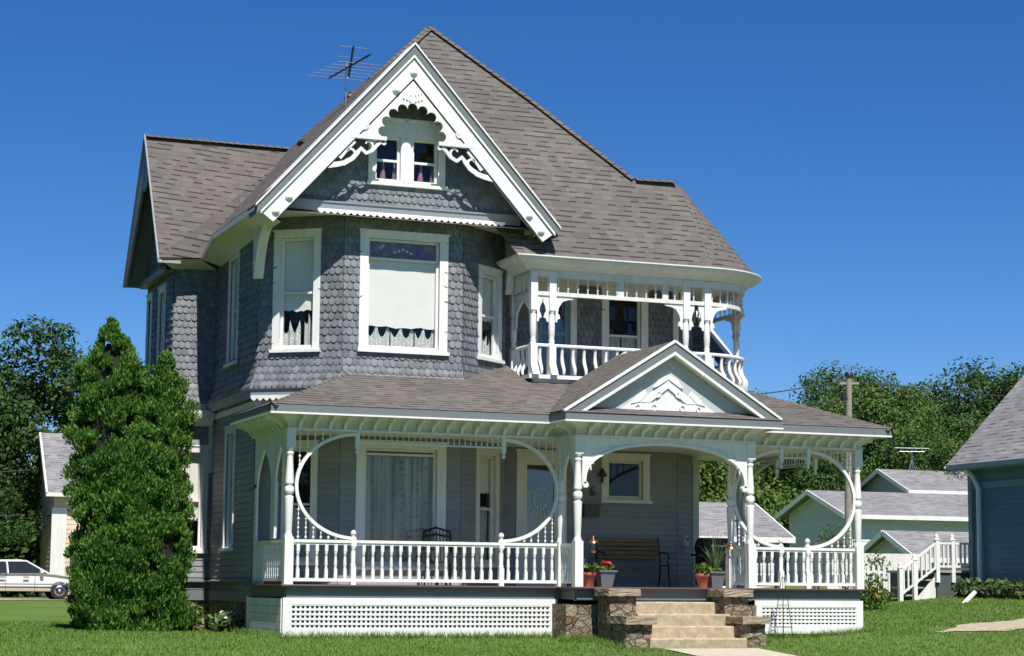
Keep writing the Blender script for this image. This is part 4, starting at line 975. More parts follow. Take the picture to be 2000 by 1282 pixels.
# ------------------------------------------------------------------ things on the porch
def bench():
    r=empty('porch_bench',(7.65,2.62,0),'wood-slatted bench with black iron ends against the porch wall','bench')
    m=MB(); m2=MB()
    for k in range(5): z=.56+.085*k; m.box(-.66,.66,.14+.02*k,.165+.02*k,z,z+.062)
    m.build('backrest',WOOD,r,True)
    for k in range(5): m2.box(-.66,.66,-.26+.085*k,-.195+.085*k,.445,.468)
    m2.build('seat',WOOD,r,True)
    for sx in (-.68,.68):
        m=MB(); m.tube([(sx,.24,.98),(sx,.2,.72),(sx,.13,.45),(sx,.16,.2),(sx,.24,0)],.02,8); m.tube([(sx,.13,.44),(sx,-.25,.44),(sx,-.27,.25),(sx,-.31,0)],.02,8)
        m.tube([(sx,.17,.68),(sx,0,.69),(sx,-.22,.66),(sx,-.27,.58),(sx,-.2,.5),(sx,-.25,.44)],.017,8); m.build('iron_end',IRON,r,True)
    return r
bench()
def chair():
    r=empty('porch_chair',(3.12,.85,0),'dark curved-back wooden chair on the porch behind the front railing','chair',rz=.15)
    m=MB(); m.tube([(-.26,.22,.42),(-.28,.26,.75),(-.27,.28,.98),(0,.33,1.05),(.27,.28,.98),(.28,.26,.75),(.26,.22,.42)],.022,8)
    for k in range(-3,4): m.tube([(.065*k,.24,.45),(.07*k,.31,1.0)],.011,6)
    m.tube([(-.27,.27,.88),(0,.32,.93),(.27,.27,.88)],.02,8); m.build('backrest',DWOOD,r,True)
    m=MB(); m.box(-.27,.27,-.25,.25,.40,.44); m.build('seat',DWOOD,r,True)
    for sx in (-.24,.24):
        for sy in (-.22,.22):
            q=MB(); q.tube([(sx,sy,.42),(sx*1.1,sy*1.1,0)],.02,8); q.build('leg',DWOOD,r,True)
        q=MB(); q.tube([(sx*1.08,.25,.68),(sx*1.15,0,.67),(sx*1.12,-.24,.62),(sx,-.24,.42)],.018,8); q.build('arm',DWOOD,r,True)
chair()
def leaves(mb,c,n,rad,size,hz=1.0,upb=.4):
    for _ in range(n):
        d=rng.normal(size=3); d/=np.linalg.norm(d)+1e-9; q=np.array(c)+d*np.array((rad,rad,rad*hz))*rng.uniform(.3,1)
        a=rng.normal(size=3); a[2]+=upb; a/=np.linalg.norm(a); b=np.cross(a,rng.normal(size=3)); b/=np.linalg.norm(b)+1e-9
        s=size*rng.uniform(.6,1.3); mb.add([q-a*s,q+b*s*.45,q+a*s,q-b*s*.45],[(0,1,2,3)])
RED=paint('geranium_red',(.55,.02,.02),.6,.2,20); PURP=paint('petunia_purple',(.12,.06,.35),.6,.2,20); YEL=paint('flower_yellow',(.7,.42,.02),.6,.2,20)
def pot(loc,label,red,plant):
    r=empty('flower_pot',(loc[0],loc[1],0.0),label,'flower pot')
    m=MB()
    if red: m.lathe((0,0,0),[(.085,0),(.115,.19),(.135,.20),(.135,.26),(.118,.26),(.11,.22)],18); m.build('pot',TERRA,r,True)
    else:
        m.hull8([(-.10,-.10,0),(.10,-.10,0),(.10,.10,0),(-.10,.10,0),(-.15,-.15,.27),(.15,-.15,.27),(.15,.15,.27),(-.15,.15,.27)]); m.box(-.175,.175,-.175,.175,.27,.30); m.build('pot',SLATEPOT,r,True)
    m=MB()
    if plant=='spike':
        for k in range(34):
            a=k*2.4; t=rng.uniform(.15,1.0); l=.80*rng.uniform(.75,1.2); hx=math.cos(a)*t; hy=math.sin(a)*t
            pts=[np.array((hx*.5*s*l,hy*.5*s*l,.26+l*s*(1-.55*t*s))) for s in (0,.35,.7,1)]
            b=np.array((-math.sin(a),math.cos(a),0))*.017
            for i in range(3): m.add([pts[i]-b*(1-i*.25),pts[i]+b*(1-i*.25),pts[i+1]+b*(.75-i*.25),pts[i+1]-b*(.75-i*.25)],[(0,1,2,3)])
        m.build('spiky_leaves',LEAF_H,r,True)
        m=MB(); leaves(m,(0,0,.31),120,.17,.05,.5); m.build('foliage',LEAF_L,r,True)
    else:
        leaves(m,(0,0,.34),150,.19,.055,.6); m.build('foliage',LEAF_L,r,True)
        if plant=='red':
            m=MB(); leaves(m,(-.02,-.04,.42),60,.11,.035,.5); m.build('red_blooms',RED,r,True)
        elif plant=='purple':
            m=MB(); leaves(m,(-.05,0,.46),40,.12,.028,.6); m.build('purple_blooms',PURP,r,True)
    return r
pot((5.42,-.42),'red clay pot of trailing purple flowers beside the left post of the front steps',True,'purple')
pot((5.74,-.40),'square grey planter with bright red blooms beside the steps',False,'red')
pot((7.68,-.42),'red clay pot with greenery at the right of the porch entrance',True,'green')
pot((7.96,-.36),'square grey planter with tall spiky dracaena leaves',False,'spike')
def lantern(x,y,z,label,zb):
    r=empty('garden_lantern',(x,y,zb),label,'lantern'); m=MB()
    h=z-zb; m.tube([(0,0,0),(0,0,h)],.008,6); m.build('stake',IRON,r,True)
    m=MB(); m.lathe((0,0,h+.16),[(.10,0),(.085,.035),(.03,.07),(.02,.09),(.028,.105),(.001,.13)],14); m.lathe((0,0,h-.02),[(.03,0),(.055,.02),(.05,.035)],14); m.build('copper_cap',COPPER,r,True)
    m=MB(); m.lathe((0,0,h+.015),[(.045,0),(.05,.06),(.05,.145)],12); m.build('lantern_glass',GLASSD,r,True)
lantern(5.42,-.62,.62,'copper garden lantern on a stake beside the left entrance post',-.0)
lantern(8.22,-.50,.56,'copper garden lantern on a stake near the spiky planter',0)
def grill():
    r=empty('covered_grill',(9.15,2.0,0),'black covered barbecue grill at the far end of the porch behind the planter','grill'); m=MB()
    m.box(-.30,.30,-.24,.24,.05,.72); m.box(-.42,-.30,-.2,.2,.62,.66); m.box(.30,.42,-.2,.2,.62,.66); m.build('cabinet',IRON,r,True)
    m=MB(); prof=[(math.cos(t)*.25,.72+math.sin(t)*.26) for t in np.linspace(0,math.pi,13)]; m.prism(prof,lambda u,v,t:(t,u,v),-.32,.32); m.build('lid',IRON,r,True)
    m=MB(); m.tube([(-.22,-.29,.82),(.22,-.29,.82)],.015,8); m.build('handle',ALU,r,True)
    for sx in (-.26,.26):
        q=MB(); q.lathe((sx,-.2,.05),[(.05,-.02),(.05,.02)],12,ax=(1,0,0)); q.build('wheel',IRON,r,True)
grill()
mb=MB(); pp=[W_ch.P(.30,.85,.02),W_ch.P(.52,.85,.02)]
W_ch.box(mb,.32,.50,.84,1.05,.01,.10); mt=mb.build('meter_box',paint('pale_grey_metal',(.42,.44,.44),.5,.1,6),HOUSE)
mb=MB(); W_ch.box(mb,.38,.46,.95,1.0,.10,.115); mb.build('meter_dial',IRON,mt)
mb=MB(); mb.box(6.74,7.06,2.86,2.97,1.37,1.58); mb.box(6.72,7.08,2.84,2.97,1.58,1.62); mb.build('mailbox',paint('bronze_metal',(.08,.065,.05),.5,.2,6),HOUSE)
# house number
cu=bpy.data.curves.new('house_number','FONT'); cu.body='6'; cu.size=.27; cu.extrude=.008; cu.align_x='CENTER'
o_=bpy.data.objects.new('tmp',cu); COL.objects.link(o_); bpy.context.view_layer.update()
me=bpy.data.meshes.new_from_object(o_.evaluated_get(bpy.context.evaluated_depsgraph_get())); bpy.data.objects.remove(o_)
o=bpy.data.objects.new('house_number',me); COL.objects.link(o); me.materials.clear(); me.materials.append(DWOOD); attach(o,HOUSE); o.location=(6.95,2.965,1.79); o.rotation_euler=(math.pi/2,0,0)
mb=MB(); mb.tube([(7.16,2.94,2.05),(7.16,2.94,2.28)],.022,8); mb.ball((7.16,2.94,2.24),.06); mb.bar((7.07,2.94,2.20),(7.25,2.94,2.20),.02,.05); mb.ball((7.16,2.94,2.31),.03); tag(mb.build('wall_ornament',IRON),'small black iron ornament hung on the porch window trim','ornament')
mb=MB(); c0=(9.28,-.52)
for k in range(6):
    a=k*math.pi/3; mb.tube([(c0[0]+.21*math.cos(a),c0[1]+.21*math.sin(a),-.95),(c0[0]+.10*math.cos(a),c0[1]+.10*math.sin(a),-.2),(c0[0]+.02*math.cos(a),c0[1]+.02*math.sin(a),.22)],.006,6)
for z,rr in ((-.7,.178),(-.3,.115),(0.0,.06)): mb.tube([(c0[0]+rr*math.cos(t),c0[1]+rr*math.sin(t),z) for t in np.linspace(0,2*math.pi,19)],.005,6,False)
tag(mb.build('wire_obelisk',IRON),'thin black wire garden obelisk in front of the right lattice skirt','trellis')
# TV antenna
AN=empty('tv_antenna',(1.72,2.9,9.0),'aluminium television antenna on a mast behind the front gable','antenna')
mb=MB(); mb.tube([(1.72,2.91,8.7),(1.72,2.91,10.02)],.024,8); mb.build('mast',ALU,AN)
b0=np.array((1.60,3.72,9.90)); b1=np.array((1.83,1.72,9.90)); m=MB(); m.tube([b0,b1],.022,6); m.tube([(1.71,2.72,9.70),(1.73,2.5,10.25)],.024,6); m.build('boom',IRON,AN)
cr=np.array((.993,.114,.035))
for k in range(6):
    p=b0+(b1-b0)*(.03+.125*k); l=.66-.035*k; m=MB(); m.tube([p-cr*l*.75,p+cr*l*1.1],.0075,6); m.build('element',ALU,AN)
for k in range(2):
    p=np.array((1.72,2.6-.1*k,10.05+.18*k)); m=MB(); m.tube([p-cr*.28,p+cr*.28],.006,6); m.build('element',ALU,AN)

# ------------------------------------------------------------------ vegetation
def npmesh(name,V,nper,mat,parent=None):
    n=len(V)//nper; me=bpy.data.meshes.new(name); me.vertices.add(len(V)); me.vertices.foreach_set('co',V.astype(np.float32).ravel())
    me.loops.add(len(V)); me.loops.foreach_set('vertex_index',np.arange(len(V),dtype=np.int32))
    me.polygons.add(n); me.polygons.foreach_set('loop_start',np.arange(0,len(V),nper,dtype=np.int32)); me.polygons.foreach_set('loop_total',np.full(n,nper,dtype=np.int32))
    me.update(); me.validate(); me.materials.append(mat); return me
def unit(a): return a/(np.linalg.norm(a,axis=-1,keepdims=True)+1e-9)
def leafquads(C,out_,size,flat=.6,asp=.55):
    """diamond leaves at C facing roughly along out_"""
    n=len(C); nr=unit(out_+flat*rng.normal(size=(n,3))); a=unit(np.cross(nr,rng.normal(size=(n,3)))); b=np.cross(nr,a)
    s=(size*rng.uniform(.55,1.35,size=(n,1)))
    return np.stack([C-a*s,C+b*s*asp,C+a*s,C-b*s*asp],1).reshape(-1,3)
def crown_pts(R,H,nc,nl,cl,seed,shape='round',hollow=.45):
    g=np.random.default_rng(seed); d=unit(g.normal(size=(nc,3))); r=g.uniform(hollow,1,size=(nc,1))**.6
    lob=1+.22*np.sin(d[:,:1]*3+seed)+.18*np.sin(d[:,1:2]*4+seed*2)+.16*np.sin(d[:,2:]*5+seed*.7)
    cc=d*r*lob*np.array((R,R,H))
    rad=cl*g.uniform(.6,1.4,size=(nc,1)); dd=unit(g.normal(size=(nc,nl,3))); rr=g.uniform(.35,1,size=(nc,nl,1))**.5
    P=cc[:,None,:]+dd*rr*rad[:,None,:]*np.array((1,1,.72)); O=dd+.35*d[:,None,:]+np.array((0,0,.35))
    return P.reshape(-1,3),O.reshape(-1,3)
def treemesh(name,R,H,nc,nl,cl,ls,seed,mat,zc):
    P,O=crown_pts(R,H,nc,nl,cl,seed); return npmesh(name,leafquads(P,O,ls)+np.array((0,0,zc)),4,mat)
def trunkmesh(name,h,r,seed,R):
    g=random.Random(seed); m=MB(); m.tube([(0,0,-.3),(.05,.02,h*.4),(.0,.1,h*.75),(.1,.05,h*1.15)],[r*1.25,r,r*.75,r*.4],10)
    for k in range(6):
        a=g.uniform(0,6.28); z=h*g.uniform(.55,.95); m.tube([(0,.05,z),(math.cos(a)*R*.3,math.sin(a)*R*.3,z+R*.3),(math.cos(a)*R*.6,math.sin(a)*R*.6,z+R*.7)],[r*.45,r*.3,r*.1],7)
    return m.mesh(name)
TM={}
def kind(key,*a):
    if key not in TM: TM[key]=a
kinds={
 'maple':(treemesh('crown',4.2,4.2,330,120,1.0,.11,3,LEAF_D,6.0),trunkmesh('trunk',4.2,.34,3,4.2)),
 'oak':(treemesh('crown',4.0,4.2,270,120,.95,.105,5,LEAF_M,6.0),trunkmesh('trunk',4,.3,5,4)),
 'elm':(treemesh('crown',3.5,4.6,260,120,.88,.10,8,LEAF_M,6.4),trunkmesh('trunk',4.2,.28,8,3.5)),
 'ash':(treemesh('crown',3.7,3.9,260,120,.92,.105,13,LEAF_D,5.6),trunkmesh('trunk',3.6,.28,13,3.7)),
 'thicket':(treemesh('crown',2.6,2.1,170,100,.7,.085,21,LEAF_L,2.5),trunkmesh('trunk',1.6,.14,21,2.6)),
}
def tree(name,k,x,y,sc,rz,label,group,sz=1.0):
    r=empty(name,(x,y,float(gz(x,y))),label,'tree',group,rz); r.scale=(sc,sc,sc*sz)
    c,t=kinds[k]
    for nm,me,mt in (('crown',c,None),('trunk',t,BARK)):
        o=bpy.data.objects.new(nm,me); COL.objects.link(o); o.parent=r
        if mt and not me.materials: me.materials.append(mt)
    return r
TREES=[ # far hillside behind the neighbours, left to right in the photo
 ('oak',33.5,52,0.81,.3,'green shade tree at the left end of the far tree line, nearest the porch roof'),
 ('ash',37.2,52,0.85,1.4,'dark rounded tree just left of the utility pole on the far tree line'),
 ('elm',39.8,47,0.87,2.2,'tall green tree directly behind the utility pole'),
 ('oak',43.3,50,0.92,4.0,'broad green tree right of the utility pole, with a rounded top'),
 ('ash',46.0,46.5,0.94,5.1,'dark tree above the far white house with the roof antenna'),
 ('elm',48.5,48,0.92,.8,'upright tree behind the grey roof of the blue house'),
 ('oak',51.0,44,0.99,2.9,'large green tree at the right edge behind the blue house'),
 ('ash',35.2,44,0.66,3.3,'low dark tree in front of the far tree line, above the gabled garage'),
 ('oak',40.5,43,0.68,5.5,'mid green low tree right of the pole, above the long garage roof'),
 ('maple',29.8,50,0.79,.9,'tall shade tree seen through the right porch circle'),
 ('oak',26.0,48,0.75,4.4,'tall tree seen above the porch entrance arch opening'),
 ('ash',22.5,47,0.71,2.0,'dark tree hidden mostly behind the house, seen through the porch'),
 ('oak',44.6,53,.98,1.9,'dark tree filling the tree line behind the far white house'),
 ('ash',47.2,51,1.02,4.6,'tree of the far line just left of the blue house roof'),
 ('elm',41.6,52,.93,3.1,'tree of the far line closing the gap right of the pole'),
 ('elm',55.5,46,0.99,3.9,'tree furthest to the right, half behind the blue house roof'),
]
for k,x,y,sc,rz,lb in TREES: tree('shade_tree',k,x,y,sc,rz,lb,'trees on the far tree line')
for i,(x,y,sc,lb) in enumerate(((30.1,44.5,1.1,'light green leafy tree behind the small garage, left in the porch opening'),(32.6,45.6,1.2,'light green leafy tree behind the entry arch, right of the porch post'),(35.6,46.6,1.05,'light green leafy tree left of the gabled garage roof'),(27.6,46.6,1.15,'light green leafy tree beside the house corner behind the porch'))):
    tree('leafy_tree','thicket',x,y,sc*1.15,i*1.7,lb,'leafy trees behind the garages')
tree('maple_tree','maple',-3.2,61,1.30,.4,'big dark maple at the left edge rising behind the white car','dark maples on the left')
tree('maple_tree','maple',3.6,62,1.12,2.5,'dark maple behind the peach garage, beside the arborvitae','dark maples on the left')
tree('maple_tree','maple',-7.5,58,1.2,4.1,'dark maple partly outside the left edge of the picture','dark maples on the left')
tree('maple_tree','maple',-.8,55.5,.72,1.3,'low dark maple just behind the white car','dark maples on the left',.8)
def sprays(C,out_,size,asp):
    n=len(C); o_=unit(out_*np.array((1,1,.4))); a=unit(np.array((0,0,1.0))+.55*o_+.38*rng.normal(size=(n,3))); b=unit(np.cross(a,o_+.8*rng.normal(size=(n,3)))); s=size*rng.uniform(.5,1.4,size=(n,1))
    return np.stack([C-a*s*.7,C+b*s*asp+a*s*.25,C+a*s,C-b*s*asp+a*s*.25],1).reshape(-1,3)
# unseen trees added left of the frame to block low sky light
cv=np.array([TM_v for TM_v in [v.co[:] for v in kinds['ash'][0].vertices]]); nq=len(cv)//4; sub=np.concatenate([cv.reshape(nq,4,3)[rng.permutation(nq)[:7000]].reshape(-1,3)])
pl=[(-18.5,-7),(-18,2),(-17.5,11),(-16.5,20),(-17,30),(-26,-4),(-27,14),(-46,-22),(-42,4)]
allv=np.concatenate([((sub-np.array((0,0,5.6)))*1.9*q+np.array((0,0,5.6)))*np.array((1,1,1.05))+np.array((x,y,-1.4)) for (x,y),q in zip(pl,[1,1.05,.95,1.1,1,1.1,1.1,1,1])])
me=npmesh('sky_block_trees',allv,4,LEAF_D); o=bpy.data.objects.new('sky_block_trees',me); COL.objects.link(o); o['kind']='stuff'
# dark hedge under the maples
hx=rng.uniform(-13,4.5,9000); hy=rng.uniform(56.0,58.2,9000); hz_=rng.uniform(-.8,2.6,9000)+.4*np.sin(hx*1.7); HP=np.stack([hx,hy,hz_],1)
r=empty('hedge',(-4,57,-.65),'dark overgrown hedge under the maples behind the white car','hedge')
o=bpy.data.objects.new('foliage',npmesh('foliage',leafquads(HP,np.tile((0,-.7,.6),(9000,1)),.20,.7),4,LEAF_D)); COL.objects.link(o); attach(o,r)
m=MB(); m.box(-13,4.5,56.8,58,-.9,2.0); m.build('dark_core',CORE,r)  # solid box coloured as the shade inside the hedge
# arborvitae
def arbor(x,y,h,R,seed,label):
    z0=float(gz(x,y)); r=empty('arborvitae',(x,y,z0),label,'tree','arborvitae clump beside the house')
    g=np.random.default_rng(seed); nc=int(150*h*R)+60; t=g.uniform(0,1,nc)**1.05; a=g.uniform(0,2*math.pi,nc)
    prof=lambda t: np.where(t<.12,.80+1.4*t,np.where(t<.80,.98-.03*(t-.12),np.maximum(.03,.96*(1-np.clip((t-.80)/.20,0,1)**1.5))))
    lum=1+.14*np.sin(a*3+seed+t*8)+.13*np.sin(a*5-t*15+seed)+.10*np.sin(t*33+a*2)
    rad=R*prof(t)*lum*g.uniform(.78,1.10,nc); C=np.stack([rad*np.cos(a),rad*np.sin(a),.05+t*h],1)
    O=unit(np.stack([np.cos(a),np.sin(a),np.full(nc,.5)],1)); nl=200; cr=g.uniform(.09,.24,size=(nc,1))*np.where(t>.9,.55,1.0)[:,None]
    dd=unit(g.normal(size=(nc,nl,3))); P=C[:,None]+dd*(g.uniform(.3,1,size=(nc,nl,1)))*cr[:,None]*np.array((1,1,.9)); OO=(dd*.8+O[:,None])
    o=bpy.data.objects.new('foliage',npmesh('foliage',sprays(P.reshape(-1,3),OO.reshape(-1,3),.047,.34),4,LEAF_A)); COL.objects.link(o); o.parent=r
    m=MB(); m.lathe((0,0,0),[(R*.45,.0)]+[(max(.02,R*.72*float(prof(np.array(q)))),q*h*.96) for q in np.linspace(.05,.97,12)],14); m.build('dark_core',CORE,r,True)  # solid core coloured as the shade between the sprays
    m=MB(); m.tube([(0,0,-.2),(0,0,h*.5)],[.1,.05],8); m.build('trunk',BARK,r,True); return r
arbor(-2.30,4.85,5.85,.53,1,'tallest arborvitae of the clump left of the house')
arbor(-1.95,5.35,5.55,.44,4,'arborvitae behind the tallest one, with a slightly lower top')
arbor(-1.27,4.65,5.25,.42,9,'arborvitae of the clump nearest the house wall')
arbor(-1.76,4.42,3.9,.52,23,'arborvitae in the middle front of the clump')
arbor(-1.40,4.22,2.3,.50,15,'low bushy arborvitae at the front of the clump by the grass')
arbor(-2.30,4.35,1.9,.44,19,'short round arborvitae at the left front foot of the clump')
def shrub(name,x,y,n,rad,size,hz,mat,label,cat,zoff=0,group=None):
    z=float(gz(x,y)); m=MB(); leaves(m,(0,0,rad*hz*.8+zoff),n,rad,size,hz,.6)
    r=empty(name,(x,y,z),label,cat,group); m.build('foliage',mat,r,True); q=MB()
    for k in range(5): a=k*1.26; q.tube([(0,0,-.05),(math.cos(a)*rad*.4,math.sin(a)*rad*.4,rad*hz)],.012,5)
    q.build('stem',BARK,r,True); return r
shrub('small_shrub',-.72,4.3,420,.30,.055,1.1,LEAF_M,'small dark shrub at the foot of the stone foundation corner','shrub')
s_=shrub('hosta_plant',-.32,3.15,300,.32,.085,.7,LEAF_H,'pale variegated hosta with white blooms near the skirt panel','plant')
m=MB(); leaves(m,(0,-.1,.34),30,.22,.035,.5); m.build('white_blooms',WHITE2,s_,True)
f_=shrub('flower_bush',15.55,6.9,900,.62,.06,.8,LEAF_M,'leafy flower bush with yellow blooms between the porch and the deck stairs','bush')
m=MB(); leaves(m,(0,-.3,.45),26,.5,.05,.7); m.build('yellow_blooms',YEL,f_,True)
shrub('young_tree_bush',21.75,19.0,900,.68,.05,1.15,LEAF_M,'loose grey-green bush in front of the gabled garage wall','bush',.5)
shrub('climbing_bush',19.7,13.3,420,.42,.05,1.3,LEAF_M,'white-flecked bush right of the porch corner post','bush',.2)
for i in range(7):
    shrub('hosta_plant',19.42-.05*(i%2),8.75-.42*i,300,.30,.085,.85,LEAF_H,['hosta at the rear corner of the blue house, first in its row','second hosta of the row along the blue house wall','third hosta of the row along the blue house wall','fourth hosta of the row along the blue house wall','fifth hosta of the row along the blue house wall','sixth hosta of the row along the blue house wall','last hosta of the row, at the right edge'][i],'plant',group='hostas along the blue house')
# grass blades on the near lawn
def grass(n,x0,x1,y0,y1,h,wd):
    x=rng.uniform(x0,x1,n); y=rng.uniform(y0,y1,n)
    keep=~((x>-.12)&(x<11.3)&(y>-.04))&~((x>5.9)&(x<7.8)&(y<-.7))&~((x>4.8)&(x<8.7)&(y>-.74))&~((x>5.3)&(x<8.2)&(y>-2.2))&~((x>12.35)&(y<-.35)&(y>-1.6))&~((x<0)&(x>-.95)&(y>6))
    patch=np.sin(x*1.3+np.sin(y*2.1))*np.cos(y*1.7+x*.6); keep&=rng.uniform(-1.6,1,n)<patch+.9
    x=x[keep];y=y[keep];z=gz(x,y)-.005; n=len(x); a=rng.uniform(0,2*math.pi,n); hh=h*rng.uniform(.4,1.3,n); w=wd*rng.uniform(.6,1.3,n); lx=rng.normal(0,.5,n)*hh; ly=rng.normal(0,.5,n)*hh
    A=np.stack([x-np.cos(a)*w,y-np.sin(a)*w,z],1);B=np.stack([x+np.cos(a)*w,y+np.sin(a)*w,z],1);T=np.stack([x+lx,y+ly,z+hh],1)
    return np.stack([A,B,T],1).reshape(-1,3)
LEAF_G=leafmat('grass_blade',(.098,.185,.030),(.20,.325,.066),.3)
V=np.concatenate([grass(150000,-9,17,-9,.2,.055,.009),grass(60000,-10,0,0,12,.05,.012),grass(50000,11.3,19.5,-1,9,.05,.011),grass(2600,-.2,5.0,-.22,-.05,.13,.008),grass(1400,8.9,11.4,-.22,-.05,.12,.008),grass(900,-.35,-.13,0,2.6,.13,.008),grass(1500,4.7,5.4,-1.1,-.76,.13,.008),grass(500,5.15,5.32,-2.3,-.9,.12,.008),grass(700,8.15,8.7,-1.2,-.78,.12,.008)])
o=bpy.data.objects.new('grass',npmesh('grass',V,3,LEAF_G)); COL.objects.link(o); o['kind']='stuff'

# ------------------------------------------------------------------ neighbours
def mono_house(): pass
# peach garage, left
G1=empty('peach_garage',(2.6,40,float(gz(2.6,40))),'peach-sided garage with a grey shingled roof half hidden by the arborvitae','garage')
gx,gy=3.75,52.8; zb=float(gz(gx,gy)); 
mb=MB(); w=Wall((gx,gy),(gx+8,gy)); clapboard(mb,w,zb-.3,zb+4.3,.2); w2=Wall((gx,gy+7),(gx,gy)); clapboard(mb,w2,zb-.3,zb+4.3,.2)
mb.poly([(gx,gy,zb+4.3),(gx,gy+7,zb+4.3),(gx,gy+3.5,zb+7.2)]); G1.location=(gx+4,gy+3.5,zb); mb.build('wall',PEACH,G1)
mb=MB(); roofpoly(mb,[(gx-.35,gy-.5,zb+4.4),(gx+8.4,gy-.5,zb+4.4),(gx+8.4,gy+2.2,zb+7.1),(gx-.35,gy+2.2,zb+7.1)]); roofpoly(mb,[(gx-.35,gy+7.5,zb+3.0),(gx+8.4,gy+7.5,zb+3.0),(gx+8.4,gy+2.2,zb+7.1),(gx-.35,gy+2.2,zb+7.1)]); mb.build('roof',ROOFG,G1)
mb=MB(); mb.bar((gx-.38,gy-.52,zb+4.33),(gx-.38,gy+2.2,zb+7.03),.08,.22); mb.bar((gx-.4,gy-.52,zb+4.32),(gx+8.4,gy-.52,zb+4.32),.10,.16); mb.box(gx-.06,gx+.55,gy-.05,gy+.08,zb-.2,zb+3.8); mb.build('trim',WHITE2,G1)
mb=MB(); mb.box(gx+.7,gx+3.2,gy-1.5,gy,zb+2.55,zb+2.75); mb.build('porch_hood',CREAM,G1)
for px_ in (gx+.95,gx+1.5): mb=MB(); mb.lathe((px_,gy-1.4,zb),[(.10,0),(.09,.1),(.08,2.4),(.11,2.55)],10); mb.build('porch_column',WHITE2,G1)
